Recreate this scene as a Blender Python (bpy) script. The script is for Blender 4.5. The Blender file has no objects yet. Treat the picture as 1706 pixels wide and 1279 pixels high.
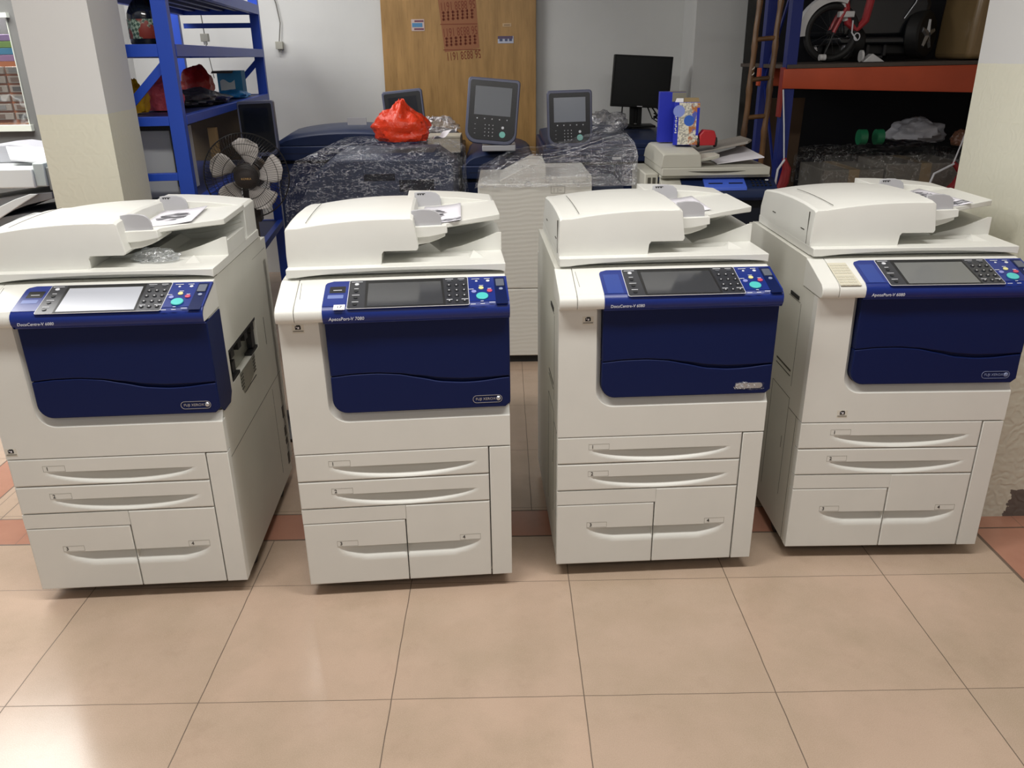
import bpy, bmesh, math, random
from math import sin, cos, pi, radians, sqrt
from mathutils import Matrix, Vector, noise
random.seed(7)
SC = bpy.context.scene
COL = SC.collection

# ------------------------------------------------------------------ camera, world, light, exposure
cd = bpy.data.cameras.new('camera'); cam = bpy.data.objects.new('camera', cd); COL.objects.link(cam)
cd.sensor_width = 36.0; cd.lens = 28.55268; cd.clip_start = 0.05; cd.clip_end = 60
cam.matrix_world = Matrix(((0.9998483, 0.0162894, -0.0061693, 0.00000), (-0.0118147, 0.3739663, -0.9273670, 0.00000), (-0.0127991, 0.9272992, 0.3741021, 1.54332), (0, 0, 0, 1)))
SC.camera = cam
SC.view_settings.view_transform = 'Standard'; SC.view_settings.look = 'None'
SC.view_settings.gamma = 1.0; SC.view_settings.use_curve_mapping = False
SC.view_settings.exposure = 0.14
wd = bpy.data.worlds.new('world'); SC.world = wd; wd.use_nodes = True
bg = wd.node_tree.nodes['Background']; bg.inputs[0].default_value = (0.93, 0.96, 1.0, 1); bg.inputs[1].default_value = 0.30

def area(name, loc, aim, sx, sy, power, color=(1, 1, 1)):
    l = bpy.data.lights.new(name, 'AREA'); l.shape = 'RECTANGLE'; l.size = sx; l.size_y = sy; l.energy = power; l.color = color
    o = bpy.data.objects.new(name, l); COL.objects.link(o); o.location = loc
    o.rotation_euler = (Vector(aim) - Vector(loc)).to_track_quat('-Z', 'Y').to_euler(); return o
area('ceiling_panel_light_rear', (-2.85, 3.9, 2.95), (-2.85, 3.9, 0), 1.8, 1.5, 105, (1.0, 0.99, 0.96))
area('ceiling_tube_light_front', (-0.8, 1.45, 2.95), (-0.8, 1.45, 0), 1.25, 0.3, 38, (1.0, 0.98, 0.94))
area('ceiling_tube_light_side', (0.9, 1.5, 2.95), (0.9, 1.5, 0), 1.25, 0.3, 32, (1.0, 0.98, 0.94))
area('ceiling_tube_light_entrance', (0.0, -1.3, 2.95), (0.0, -1.3, 0), 2.2, 0.4, 12, (1.0, 0.97, 0.92))
area('ceiling_tube_light_back', (-1.5, 5.2, 2.95), (-1.5, 5.2, 0), 1.25, 0.25, 15, (1.0, 0.98, 0.95))
area('parts_room_light', (-3.7, 5.62, 2.6), (-3.7, 5.62, 0), 0.8, 0.2, 45, (1.0, 0.98, 0.94))

# ------------------------------------------------------------------ mesh helpers
def finish(me, angle=32):
    bm = bmesh.new(); bm.from_mesh(me); bmesh.ops.remove_doubles(bm, verts=bm.verts, dist=1e-6)
    bmesh.ops.recalc_face_normals(bm, faces=bm.faces); bm.to_mesh(me); bm.free()
    me.polygons.foreach_set('use_smooth', [True]*len(me.polygons)); me.set_sharp_from_angle(angle=radians(angle))

class MB:
    def __init__(s): s.v = []; s.f = []
    def add(s, vs, fs):
        b = len(s.v); s.v += [tuple(v) for v in vs]; s.f += [tuple(b+i for i in f) for f in fs]; return s
    def box(s, x0, x1, y0, y1, z0, z1):
        return s.add([(x0,y0,z0),(x1,y0,z0),(x1,y1,z0),(x0,y1,z0),(x0,y0,z1),(x1,y0,z1),(x1,y1,z1),(x0,y1,z1)],
                     [(0,1,2,3),(4,5,6,7),(0,1,5,4),(1,2,6,5),(2,3,7,6),(3,0,4,7)])
    def prism(s, pts, ax, a, b):
        def P(p, t): return (t,p[0],p[1]) if ax == 'x' else (p[0],t,p[1]) if ax == 'y' else (p[0],p[1],t)
        n = len(pts)
        return s.add([P(p,a) for p in pts]+[P(p,b) for p in pts], [tuple(range(n)), tuple(range(n,2*n))]+[(i,(i+1)%n,n+(i+1)%n,n+i) for i in range(n)])
    def loft(s, secs, caps=True, closed=True):
        n = len(secs[0]); vs = [v for c in secs for v in c]; fs = []
        for k in range(len(secs)-1):
            for i in range(n if closed else n-1):
                j = (i+1) % n; fs.append((k*n+i, k*n+j, (k+1)*n+j, (k+1)*n+i))
        if caps and closed: fs += [tuple(range(n)), tuple(range((len(secs)-1)*n, len(secs)*n))]
        return s.add(vs, fs)
    def grid(s, fn, nu, nv):
        vs = [fn(i/nu, j/nv) for j in range(nv+1) for i in range(nu+1)]
        return s.add(vs, [(j*(nu+1)+i, j*(nu+1)+i+1, (j+1)*(nu+1)+i+1, (j+1)*(nu+1)+i) for j in range(nv) for i in range(nu)])
    def tube(s, pts, r, n=8, caps=True):
        pts = [Vector(p) for p in pts]; secs = []; up = None
        rs = r if isinstance(r, (list, tuple)) else [r]*len(pts)
        for i, p in enumerate(pts):
            d = (pts[min(i+1, len(pts)-1)]-pts[max(i-1, 0)]).normalized()
            if up is None: up = d.orthogonal().normalized()
            up = (up-d*up.dot(d)); up = up.normalized() if up.length > 1e-6 else d.orthogonal().normalized()
            w = d.cross(up)
            secs.append([p+(up*cos(2*pi*k/n)+w*sin(2*pi*k/n))*rs[i] for k in range(n)])
        return s.loft(secs, caps)
    def lathe(s, prof, n=24, c=(0,0,0), ax='z'):
        secs = []
        for r, h in prof:
            ring = []
            for k in range(n):
                a, b = r*cos(2*pi*k/n), r*sin(2*pi*k/n)
                q = (a,b,h) if ax == 'z' else (h,a,b) if ax == 'x' else (a,h,b)
                ring.append((c[0]+q[0], c[1]+q[1], c[2]+q[2]))
            secs.append(ring)
        return s.loft(secs)
    def xf(s, M): s.v = [tuple(M @ Vector(v)) for v in s.v]; return s
    def build(s, name, mat, parent=None, bevel=0, seg=2, angle=32, loc=None):
        me = bpy.data.meshes.new(name); me.from_pydata(s.v, [], s.f); finish(me, angle)
        if mat: me.materials.append(mat)
        o = bpy.data.objects.new(name, me); COL.objects.link(o)
        if parent: o.parent = parent
        if loc: o.location = loc
        if bevel:
            m = o.modifiers.new('edge', 'BEVEL'); m.width = bevel; m.segments = seg; m.limit_method = 'ANGLE'; m.angle_limit = radians(40)
        return o

def box(name, mat, parent, x0, x1, y0, y1, z0, z1, bevel=0, seg=2): return MB().box(x0,x1,y0,y1,z0,z1).build(name, mat, parent, bevel, seg)
def prism(name, mat, parent, pts, ax, a, b, bevel=0, seg=2): return MB().prism(pts, ax, a, b).build(name, mat, parent, bevel, seg)
def tag(o, label=None, cat=None, group=None, kind=None):
    if label: o['label'] = label
    if cat: o['category'] = cat
    if group: o['group'] = group
    if kind: o['kind'] = kind
    return o
def thing(name, label, cat, loc=(0,0,0), rz=0, group=None):
    o = bpy.data.objects.new(name, None); COL.objects.link(o); o.empty_display_size = .1
    o.location = loc; o.rotation_euler = (0,0,rz); return tag(o, label, cat, group)
def lettering(name, body, mat, parent, M, width=None, size=.01, align='LEFT', shear=0, flat=.0004):
    cu = bpy.data.curves.new(name, 'FONT'); cu.body = body; cu.size = size; cu.align_x = align; cu.shear = shear; cu.extrude = flat; cu.resolution_u = 3
    t = bpy.data.objects.new('tmp', cu); COL.objects.link(t)
    bpy.context.view_layer.update()
    me = bpy.data.meshes.new_from_object(t.evaluated_get(bpy.context.evaluated_depsgraph_get()))
    bpy.data.objects.remove(t); bpy.data.curves.remove(cu)
    if width and len(me.vertices):
        xs = [v.co.x for v in me.vertices]; k = width/max(1e-6, max(xs)-min(xs))
        for v in me.vertices: v.co.x *= k; v.co.y *= k
    me.materials.clear(); me.materials.append(mat)
    o = bpy.data.objects.new(name, me); COL.objects.link(o); o.parent = parent; o.matrix_local = M; return o
FRONT = Matrix.Rotation(pi/2, 4, 'X')
def at(x, y, z, R=None): return Matrix.Translation((x,y,z)) @ (R if R else FRONT)

# ------------------------------------------------------------------ materials
def hexc(h):
    c = [int(h[i:i+2],16)/255 for i in (0,2,4)]; return tuple(x/12.92 if x <= .04045 else ((x+.055)/1.055)**2.4 for x in c)+(1,)
class NT:
    def __init__(s, name):
        s.m = bpy.data.materials.new(name); s.m.use_nodes = True; s.t = s.m.node_tree; s.b = s.t.nodes['Principled BSDF']; s.out = s.t.nodes['Material Output']
    def n(s, k, **kw):
        x = s.t.nodes.new(k)
        for a, b in kw.items(): setattr(x, a, b)
        return x
    def put(s, sock, v):
        if isinstance(v, bpy.types.NodeSocket): s.t.links.new(v, sock)
        else: sock.default_value = v
    def math(s, op, a, b=0, c=None):
        x = s.n('ShaderNodeMath', operation=op); s.put(x.inputs[0], a); s.put(x.inputs[1], b)
        if c is not None: s.put(x.inputs[2], c)
        return x.outputs[0]
    def mix(s, f, a, b):
        x = s.n('ShaderNodeMix', data_type='RGBA'); s.put(x.inputs[0], f); s.put(x.inputs[6], a); s.put(x.inputs[7], b); return x.outputs[2]
    def co(s): return s.n('ShaderNodeTexCoord').outputs['Object']
    def xyz(s, c):
        x = s.n('ShaderNodeSeparateXYZ'); s.t.links.new(c, x.inputs[0]); return x.outputs
    def noise(s, scale, detail=3, co=None, rough=.5, stretch=None):
        x = s.n('ShaderNodeTexNoise'); x.inputs['Scale'].default_value = scale; x.inputs['Detail'].default_value = detail; x.inputs['Roughness'].default_value = rough
        c = co or s.co()
        if stretch:
            mp = s.n('ShaderNodeMapping'); mp.inputs['Scale'].default_value = stretch; s.t.links.new(c, mp.inputs[0]); c = mp.outputs[0]
        s.t.links.new(c, x.inputs['Vector']); return x.outputs[0]
    def ramp(s, f, a, b):
        x = s.n('ShaderNodeMapRange'); s.put(x.inputs[0], f); x.inputs[1].default_value = a; x.inputs[2].default_value = b; return x.outputs[0]
    def bump(s, h, strength, dist=.002):
        x = s.n('ShaderNodeBump'); x.inputs['Strength'].default_value = strength; x.inputs['Distance'].default_value = dist; s.t.links.new(h, x.inputs['Height']); s.t.links.new(x.outputs[0], s.b.inputs['Normal'])
def mat(name, h, rough=.5, metal=0, var=0, bump=0, bscale=300, spec=.5, coat=0):
    k = NT(name); c = hexc(h); k.b.inputs['Base Color'].default_value = c; k.b.inputs['Roughness'].default_value = rough; k.b.inputs['Metallic'].default_value = metal
    k.b.inputs['Specular IOR Level'].default_value = spec
    if coat: k.b.inputs['Coat Weight'].default_value = coat; k.b.inputs['Coat Roughness'].default_value = .08
    if var:
        f = k.noise(6, 4); d = tuple(x*(1-var) for x in c[:3])+(1,)
        k.put(k.b.inputs['Base Color'], k.mix(k.ramp(f, .35, .7), c, d))
    if bump: k.bump(k.noise(bscale, 2), bump, .0006)
    return k.m
WHITE = mat('ivory_plastic', 'E3E3DD', .42, var=.04, bump=.06, bscale=900)
WHITE2 = mat('ivory_plastic_warm', 'DAD9D0', .45, var=.05, bump=.06, bscale=900)
GUIDE = mat('grey_plastic', 'B4B4B8', .45)
BLUE = mat('navy_door_plastic', '0A1A4A', .42, bump=.05, bscale=900, spec=.22)
BLUE2 = mat('blue_console_plastic', '192E7C', .32, spec=.4)
DARK = mat('black_plastic', '17181A', .5)
PANEL = mat('charcoal_panel_plastic', '2E3036', .35)
SEAM = mat('seam_shadow_gap', '4A4840', .7)
BLK = mat('black_print', '1A1A1C', .6)
SCREEN = mat('dark_touch_screen', '3A3C40', .12, spec=.8)
TEAL = mat('teal_button', '4FC3C0', .35)
YEL = mat('yellow_button', 'E4DF9A', .4)
RED = mat('red_button', 'C8506A', .4)
PUR = mat('violet_button', '8C92D0', .4)
KEY = mat('dark_key', '202226', .4)
PRINT = mat('white_print', 'D8DAE0', .5)
SILVER = mat('silver_badge', 'C4C8CE', .25, metal=.8)
GREYPR = mat('grey_label_print', '8F8C82', .6)
PAPER = mat('white_paper', 'E8E6EC', .7)
METALG = mat('galvanised_inner_metal', 'A8AAA0', .4, metal=.7, var=.2)
RUBBER = mat('black_rubber', '121212', .6)
def film(name, tint='EDF0F4', amt=.5, scale=14, gloss=.06, stretch=None, base=.06):
    """Clear plastic film: mostly see-through, with glossy folds and thin whitish creases that paint in its glints."""
    k = NT(name); k.t.nodes.remove(k.b)
    g = k.n('ShaderNodeBsdfGlossy'); g.inputs[0].default_value = hexc(tint); g.inputs[1].default_value = gloss
    d = k.n('ShaderNodeBsdfDiffuse'); d.inputs[0].default_value = hexc(tint)
    t = k.n('ShaderNodeBsdfTransparent'); t.inputs[0].default_value = (.97,.975,.98,1)
    n1 = k.noise(scale, 4, rough=.6, stretch=stretch); n2 = k.noise(scale*.45, 3, stretch=stretch)
    cr = k.math('SUBTRACT', 1.0, k.ramp(k.math('ABSOLUTE', k.math('SUBTRACT', n1, .5)), .0, .021))
    cr = k.math('MULTIPLY', cr, k.ramp(n2, .42, .54))  # whitish crease lines also carry the film's highlights as colour
    b = k.n('ShaderNodeBump'); b.inputs['Strength'].default_value = 1; b.inputs['Distance'].default_value = .02
    k.t.links.new(n1, b.inputs['Height']); k.t.links.new(b.outputs[0], g.inputs['Normal'])
    m1 = k.n('ShaderNodeMixShader'); k.put(m1.inputs[0], k.math('MULTIPLY', cr, .8)); k.t.links.new(g.outputs[0], m1.inputs[1]); k.t.links.new(d.outputs[0], m1.inputs[2])
    m = k.n('ShaderNodeMixShader'); k.put(m.inputs[0], k.math('ADD', k.math('MULTIPLY', cr, amt), base))
    k.t.links.new(t.outputs[0], m.inputs[1]); k.t.links.new(m1.outputs[0], m.inputs[2]); k.t.links.new(m.outputs[0], k.out.inputs[0]); return k.m
FILM = film('clear_stretch_film')
# ------------------------------------------------------------------ room
def floor_material():
    k = NT('pink_beige_floor_tile'); c = k.co(); x, y, z = k.xyz(c)
    wob = k.math('MULTIPLY', k.math('SUBTRACT', k.noise(9, 2), .5), .004)
    def line(v, off, step, w):          # 1 on a joint
        f = k.math('FRACT', k.math('ADD', k.math('DIVIDE', k.math('ADD', k.math('SUBTRACT', v, off), wob), step), 100.5))
        return k.math('LESS_THAN', k.math('MULTIPLY', k.math('ABSOLUTE', k.math('SUBTRACT', f, .5)), step), w)
    def near(v, at_, w): return k.math('LESS_THAN', k.math('ABSOLUTE', k.math('ADD', k.math('SUBTRACT', v, at_), wob)), w)
    AND = lambda a, b: k.math('MULTIPLY', a, b)
    OR = lambda a, b: k.math('MAXIMUM', a, b)
    LT = lambda a, b: k.math('LESS_THAN', a, b)
    GT = lambda a, b: k.math('GREATER_THAN', a, b)
    front = LT(y, 2.415); back = GT(y, 2.585); strip = AND(GT(y, 2.415), LT(y, 2.585))
    side_r = AND(GT(x, 1.608), front); side_l = AND(AND(GT(x, -2.1), LT(x, -1.946)), back)
    W = .0015
    gf = AND(AND(front, LT(x, 1.608)), OR(line(x, -1.3134, .5, W), line(y, 2.1524, .5, W*.75)))
    gb = AND(back, OR(line(x, .083, .5, W*.8), line(y, 2.606, .474, W*.8)))
    gs = AND(strip, line(x, -1.21, .5, W*.6))
    edges = OR(OR(near(y, 2.415, .004), near(y, 2.585, .003)), AND(front, near(x, 1.608, .006)))
    edges = OR(edges, AND(back, OR(near(x, -1.946, .003), OR(near(x, -2.1, .003), near(x, -1.856, .002)))))
    grout = OR(OR(gf, gb), OR(gs, edges))
    red = OR(OR(strip, side_l), side_r)
    # per-tile tint
    cell = k.n('ShaderNodeCombineXYZ')
    k.put(cell.inputs[0], k.math('FLOOR', k.math('DIVIDE', k.math('ADD', x, 1.3134+50), .5))); k.put(cell.inputs[1], k.math('FLOOR', k.math('DIVIDE', k.math('SUBTRACT', y, 2.1524-50), .5)))
    wn = k.n('ShaderNodeTexWhiteNoise'); k.t.links.new(cell.outputs[0], wn.inputs[0])
    speck = k.noise(420, 2); blotch = k.noise(2.6, 5, rough=.6); dirt = k.noise(5.5, 6, rough=.7)
    base = k.mix(wn.outputs[0], hexc('C3A995'), hexc('B9A390'))
    base = k.mix(k.math('MULTIPLY', k.ramp(blotch, .40, .66), .75), base, hexc('A99680'))
    base = k.mix(k.math('MULTIPLY', k.ramp(speck, .35, .7), .30), base, hexc('D8C2AE'))
    base = k.mix(k.math('MULTIPLY', k.ramp(k.noise(700, 1), .62, .72), .3), base, hexc('8E745E'))
    redc = k.mix(k.ramp(blotch, .35, .7), hexc('BC8A74'), hexc('AC7A66'))
    base = k.mix(red, base, redc)
    base = k.mix(k.math('MULTIPLY', k.ramp(dirt, .56, .76), .16), base, hexc('7A6450'))
    # chipped joint between two tiles near the camera
    dx = k.math('SUBTRACT', x, .195); dy = k.math('DIVIDE', k.math('SUBTRACT', y, 1.315), 3.2)
    dist = k.math('SQRT', k.math('ADD', k.math('MULTIPLY', dx, dx), k.math('MULTIPLY', dy, dy)))
    chip = LT(k.math('ADD', dist, k.math('MULTIPLY', k.math('SUBTRACT', k.noise(60, 3), .5), .05)), .009)
    base = k.mix(chip, base, hexc('4E4A36'))
    base = k.mix(k.math('MULTIPLY', grout, .85), base, hexc('5E5044'))
    k.put(k.b.inputs['Base Color'], base)
    k.put(k.b.inputs['Roughness'], k.math('ADD', k.math('MULTIPLY', speck, .10), k.math('ADD', .13, k.math('MULTIPLY', grout, .4))))
    k.b.inputs['Specular IOR Level'].default_value = .5
    k.bump(k.math('SUBTRACT', k.math('MULTIPLY', speck, .25), k.math('MULTIPLY', grout, 2)), .18, .001)
    return k.m
FLOOR = floor_material()
f = box('floor', FLOOR, None, -6, 5, -4, 7, -.1, 0); tag(f, kind='structure')
def wallmat(name, h, bump=.1):
    k = NT(name); c = hexc(h); n1 = k.noise(1.6, 5)
    k.put(k.b.inputs['Base Color'], k.mix(k.ramp(n1, .35, .75), c, tuple(v*.9 for v in c[:3])+(1,)))
    k.b.inputs['Roughness'].default_value = .85; k.bump(k.noise(60, 4), bump, .002); return k.m
WALLP = wallmat('grey_white_wall_paint', 'D2D2CF'); CEIL = wallmat('white_ceiling_paint', 'DCDCD8')
def st(o): return tag(o, kind='structure')
st(box('wall_back', WALLP, None, -3.05, 3.3, 6.25, 6.4, 0, 3))
st(box('wall_right', WALLP, None, 3.15, 3.3, -3.9, 6.25, 0, 3))
st(box('ceiling', CEIL, None, -6, 3.3, -3.9, 6.4, 3, 3.1))
GREYW = wallmat('dark_grey_wall_paint', '6C6C6A')
# partition with the parts-room window, seen at the edge of the frame
mb = MB(); W0, W1, Z0, Z1 = -4.4, -2.87, 1.19, 1.80
mb.box(-6, W0, 5.2, 5.32, 0, 3).box(W1, -2.62, 5.2, 5.32, 0, 3).box(W0, W1, 5.2, 5.32, 0, Z0).box(W0, W1, 5.2, 5.32, Z1, 3)
st(mb.build('wall_left', GREYW)); st(box('wall_left_return', WALLP, None, -2.74, -2.62, 5.32, 6.25, 0, 3))
FRAMEW = mat('white_window_frame', 'D8DCD0', .5); GLASSW = film('window_glass', 'F0F4F4', .1, 2, .04)
w = st(MB().box(W0, W1+.02, 5.165, 5.2, Z0-.03, Z0+.005).box(W0, W1+.02, 5.165, 5.2, Z1-.012, Z1+.014).box(W1-.0015, W1+.0015, 5.19, 5.2, Z0, Z1).build('window_1', FRAMEW))
tag(box('window_pane', GLASSW, w, W0, W1, 5.255, 5.26, Z0, Z1), kind='structure')
st(box('wall_behind_window', GREYW, None, -5.4, -2.8, 5.95, 6.02, .2, 3))

# two wallpapered pillars
def pillar_material(name, split, peel=None):
    k = NT(name); c = k.co(); x, y, z = k.xyz(c)
    up = k.math('GREATER_THAN', k.math('ADD', z, k.math('MULTIPLY', k.math('SUBTRACT', k.noise(40, 2), .5), .006)), split)
    vo = k.n('ShaderNodeTexVoronoi', feature='SMOOTH_F1'); vo.inputs['Scale'].default_value = 22; mp = k.n('ShaderNodeMapping'); mp.inputs['Scale'].default_value = (1,1,.8)
    wv = k.n('ShaderNodeTexWave', wave_type='RINGS'); wv.inputs['Scale'].default_value = 9; wv.inputs['Distortion'].default_value = 16; wv.inputs['Detail'].default_value = 2; wv.inputs['Detail Scale'].default_value = 1.6
    k.t.links.new(c, wv.inputs[0]); k.t.links.new(c, mp.inputs[0]); k.t.links.new(mp.outputs[0], vo.inputs[0])
    jz = k.math('LESS_THAN', k.math('ABSOLUTE', k.math('SUBTRACT', k.math('FRACT', k.math('DIVIDE', z, .085)), .5)), .035)
    h = k.math('SUBTRACT', wv.outputs[0], k.math('MULTIPLY', jz, 1.6))
    low = k.math('SUBTRACT', 1.0, up)
    col = k.mix(up, hexc('DBD9C8'), hexc('D3D3D2'))
    col = k.mix(k.math('MULTIPLY', low, k.math('MULTIPLY', k.ramp(wv.outputs[0], .2, .8), .06)), col, hexc('EAE5D0'))
    if peel:
        d = k.math('ADD', k.math('MULTIPLY', k.math('SUBTRACT', x, peel[0]), 1.0), k.math('MULTIPLY', k.math('SUBTRACT', k.noise(22, 4), .5), .09))
        pm = k.math('MULTIPLY', k.math('GREATER_THAN', d, 0), k.math('LESS_THAN', k.math('ADD', z, k.math('MULTIPLY', k.noise(25, 3), .04)), peel[1]))
        col = k.mix(pm, col, hexc('6E655E'))
    k.put(k.b.inputs['Base Color'], col); k.b.inputs['Roughness'].default_value = .75
    k.bump(k.math('MULTIPLY', k.math('MULTIPLY', h, low), k.math('ADD', .22, k.math('MULTIPLY', k.ramp(z, 1.0, .5), .78))), .38, .004); return k.m
pl = prism('wall_pillar_left', pillar_material('pillar_wallpaper_tall', 1.372), None, [(-1.655,3.05),(-1.402,3.05),(-1.447,3.4),(-1.655,3.4)], 'z', 0, 3); st(pl)
pr = prism('wall_pillar_right', pillar_material('pillar_wallpaper_embossed', 1.50, (1.765, .125)), None, [(1.652,2.49),(2.15,2.49),(2.15,3.01),(1.652,3.01)], 'z', 0, 3); st(pr)
st(box('wall_pillar_back', WALLP, None, 1.285, 1.62, 5.85, 6.25, 0, 3))
# ------------------------------------------------------------------ the four big copiers
SA = math.atan2(.04, .13)
SL0 = Vector((0, -.015, .932)); SLV = Vector((0, .13, .04)).normalized(); SLN = Vector((0, -.04, .13)).normalized()
def SP(x, v, h=0): p = SL0+SLV*v+SLN*h; return Vector((x, p.y, p.z))
SLOPE = Matrix.Rotation(SA, 4, 'X')
def slab(name, m, parent, poly, h0, h1, bevel=0):          # a thin plate lying on the sloped console, outline in (x, v)
    n = len(poly); mb = MB().add([SP(x,v,h0) for x,v in poly]+[SP(x,v,h1) for x,v in poly], [tuple(range(n)), tuple(range(n,2*n))]+[(i,(i+1)%n,n+(i+1)%n,n+i) for i in range(n)])
    return mb.build(name, m, parent, bevel)
def rrect(x0, x1, v0, v1, r, n=4):
    out = []
    for cx, cv, a in ((x1-r,v0+r,-90),(x1-r,v1-r,0),(x0+r,v1-r,90),(x0+r,v0+r,180)):
        out += [(cx+r*cos(radians(a+90*k/n)), cv+r*sin(radians(a+90*k/n))) for k in range(n+1)]
    return out
def disc(x, v, r, n=16): return [(x+r*cos(2*pi*k/n), v+r*sin(2*pi*k/n)) for k in range(n)]
def lin(a, b, n): return [a+(b-a)*i/n for i in range(n+1)]
def front_panel(mb, x0, x1, z0, z1, zt, depth, zn=14, xn=44):
    """Fascia with a scooped grip: flat above zt, hollow below it; depth(x, z) gives the hollow."""
    e = .0022; xs = [x0, x0+e]+lin(x0+e*2, x1-e*2, xn)+[x1-e, x1]
    zs = [(z0,0),(z0+e,0)]+[(z,0) for z in lin(z0+e*2, zt, zn)]+[(zt,1)]+[(z,1) for z in lin(zt+.003, z1-e*2, 3)]+[(z1-e,1),(z1,1)]
    vs = []
    for z, top in zs:
        for x in xs:
            edge = x in (x0, x1) or z in (z0, z1)
            vs.append((x, .0026 if edge else (0 if top else depth(x, z)), z))
    W = len(xs); fs = [(j*W+i, j*W+i+1, (j+1)*W+i+1, (j+1)*W+i) for j in range(len(zs)-1) for i in range(W-1)]
    mb.add(vs, fs); b = .03
    mb.add([(x0,.0026,z0),(x1,.0026,z0),(x1,.0026,z1),(x0,.0026,z1),(x0,b,z0),(x1,b,z0),(x1,b,z1),(x0,b,z1)], [(0,1,5,4),(1,2,6,5),(2,3,7,6),(3,0,4,7),(4,5,6,7)])
    return mb
def sst(t): t = max(0, min(1, t)); return t*t*(3-2*t)
def hollow_wide(xc, hw, zt, hmax, d):
    def f(x, z):
        u = (x-xc)/hw
        if abs(u) >= 1: return 0
        zb = zt-hmax*(1-u*u)**.55
        if z <= zb: return 0
        return d*(1-u*u)**.8*sst(((z-zb)/(zt-zb+1e-6))**.8)**.8
    return f
def hollow_half(xl, sgn, zt, hmax, d):
    def f(x, z):
        u = (x-xl)*sgn/.085
        if u <= 0: return 0
        k = min(1, u); zb = zt-hmax*k**.45
        if z <= zb: return 0
        return d*sst(k*1.0)**.7*sst(((z-zb)/(zt-zb+1e-6))**.8)**.8
    return f
def arc(cx, cz, r, a0, a1, n=8): return [(cx+r*cos(radians(a0+(a1-a0)*k/n)), cz+r*sin(radians(a0+(a1-a0)*k/n))) for k in range(n+1)]
def label_plate(parent, x0, x1, z0, z1, num):
    t = .0006; mb = MB()
    mb.box(x0,x1,-.0004,.001,z0,z0+t).box(x0,x1,-.0004,.001,z1-t,z1).box(x0,x0+t,-.0004,.001,z0,z1).box(x1-t,x1,-.0004,.001,z0,z1)
    mb.build('label_frame', GREYPR, parent)
    lettering('tray_number', num, BLK, parent, at(x0+.012, -.0004, z0+.004), size=.0165, align='CENTER')

def wave(x):   # lower edge of the upper blue door
    pts = [(-.19,.7285),(-.12,.7345),(-.06,.7355),(0,.731),(.06,.722),(.12,.712),(.18,.7075),(.24,.708),(.32,.7115)]
    for (a,za),(b,zb) in zip(pts, pts[1:]):
        if x <= b: return za+(zb-za)*sst((x-a)/(b-a))*.5+(zb-za)*.5*(x-a)/(b-a)
    return pts[-1][1]

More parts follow.
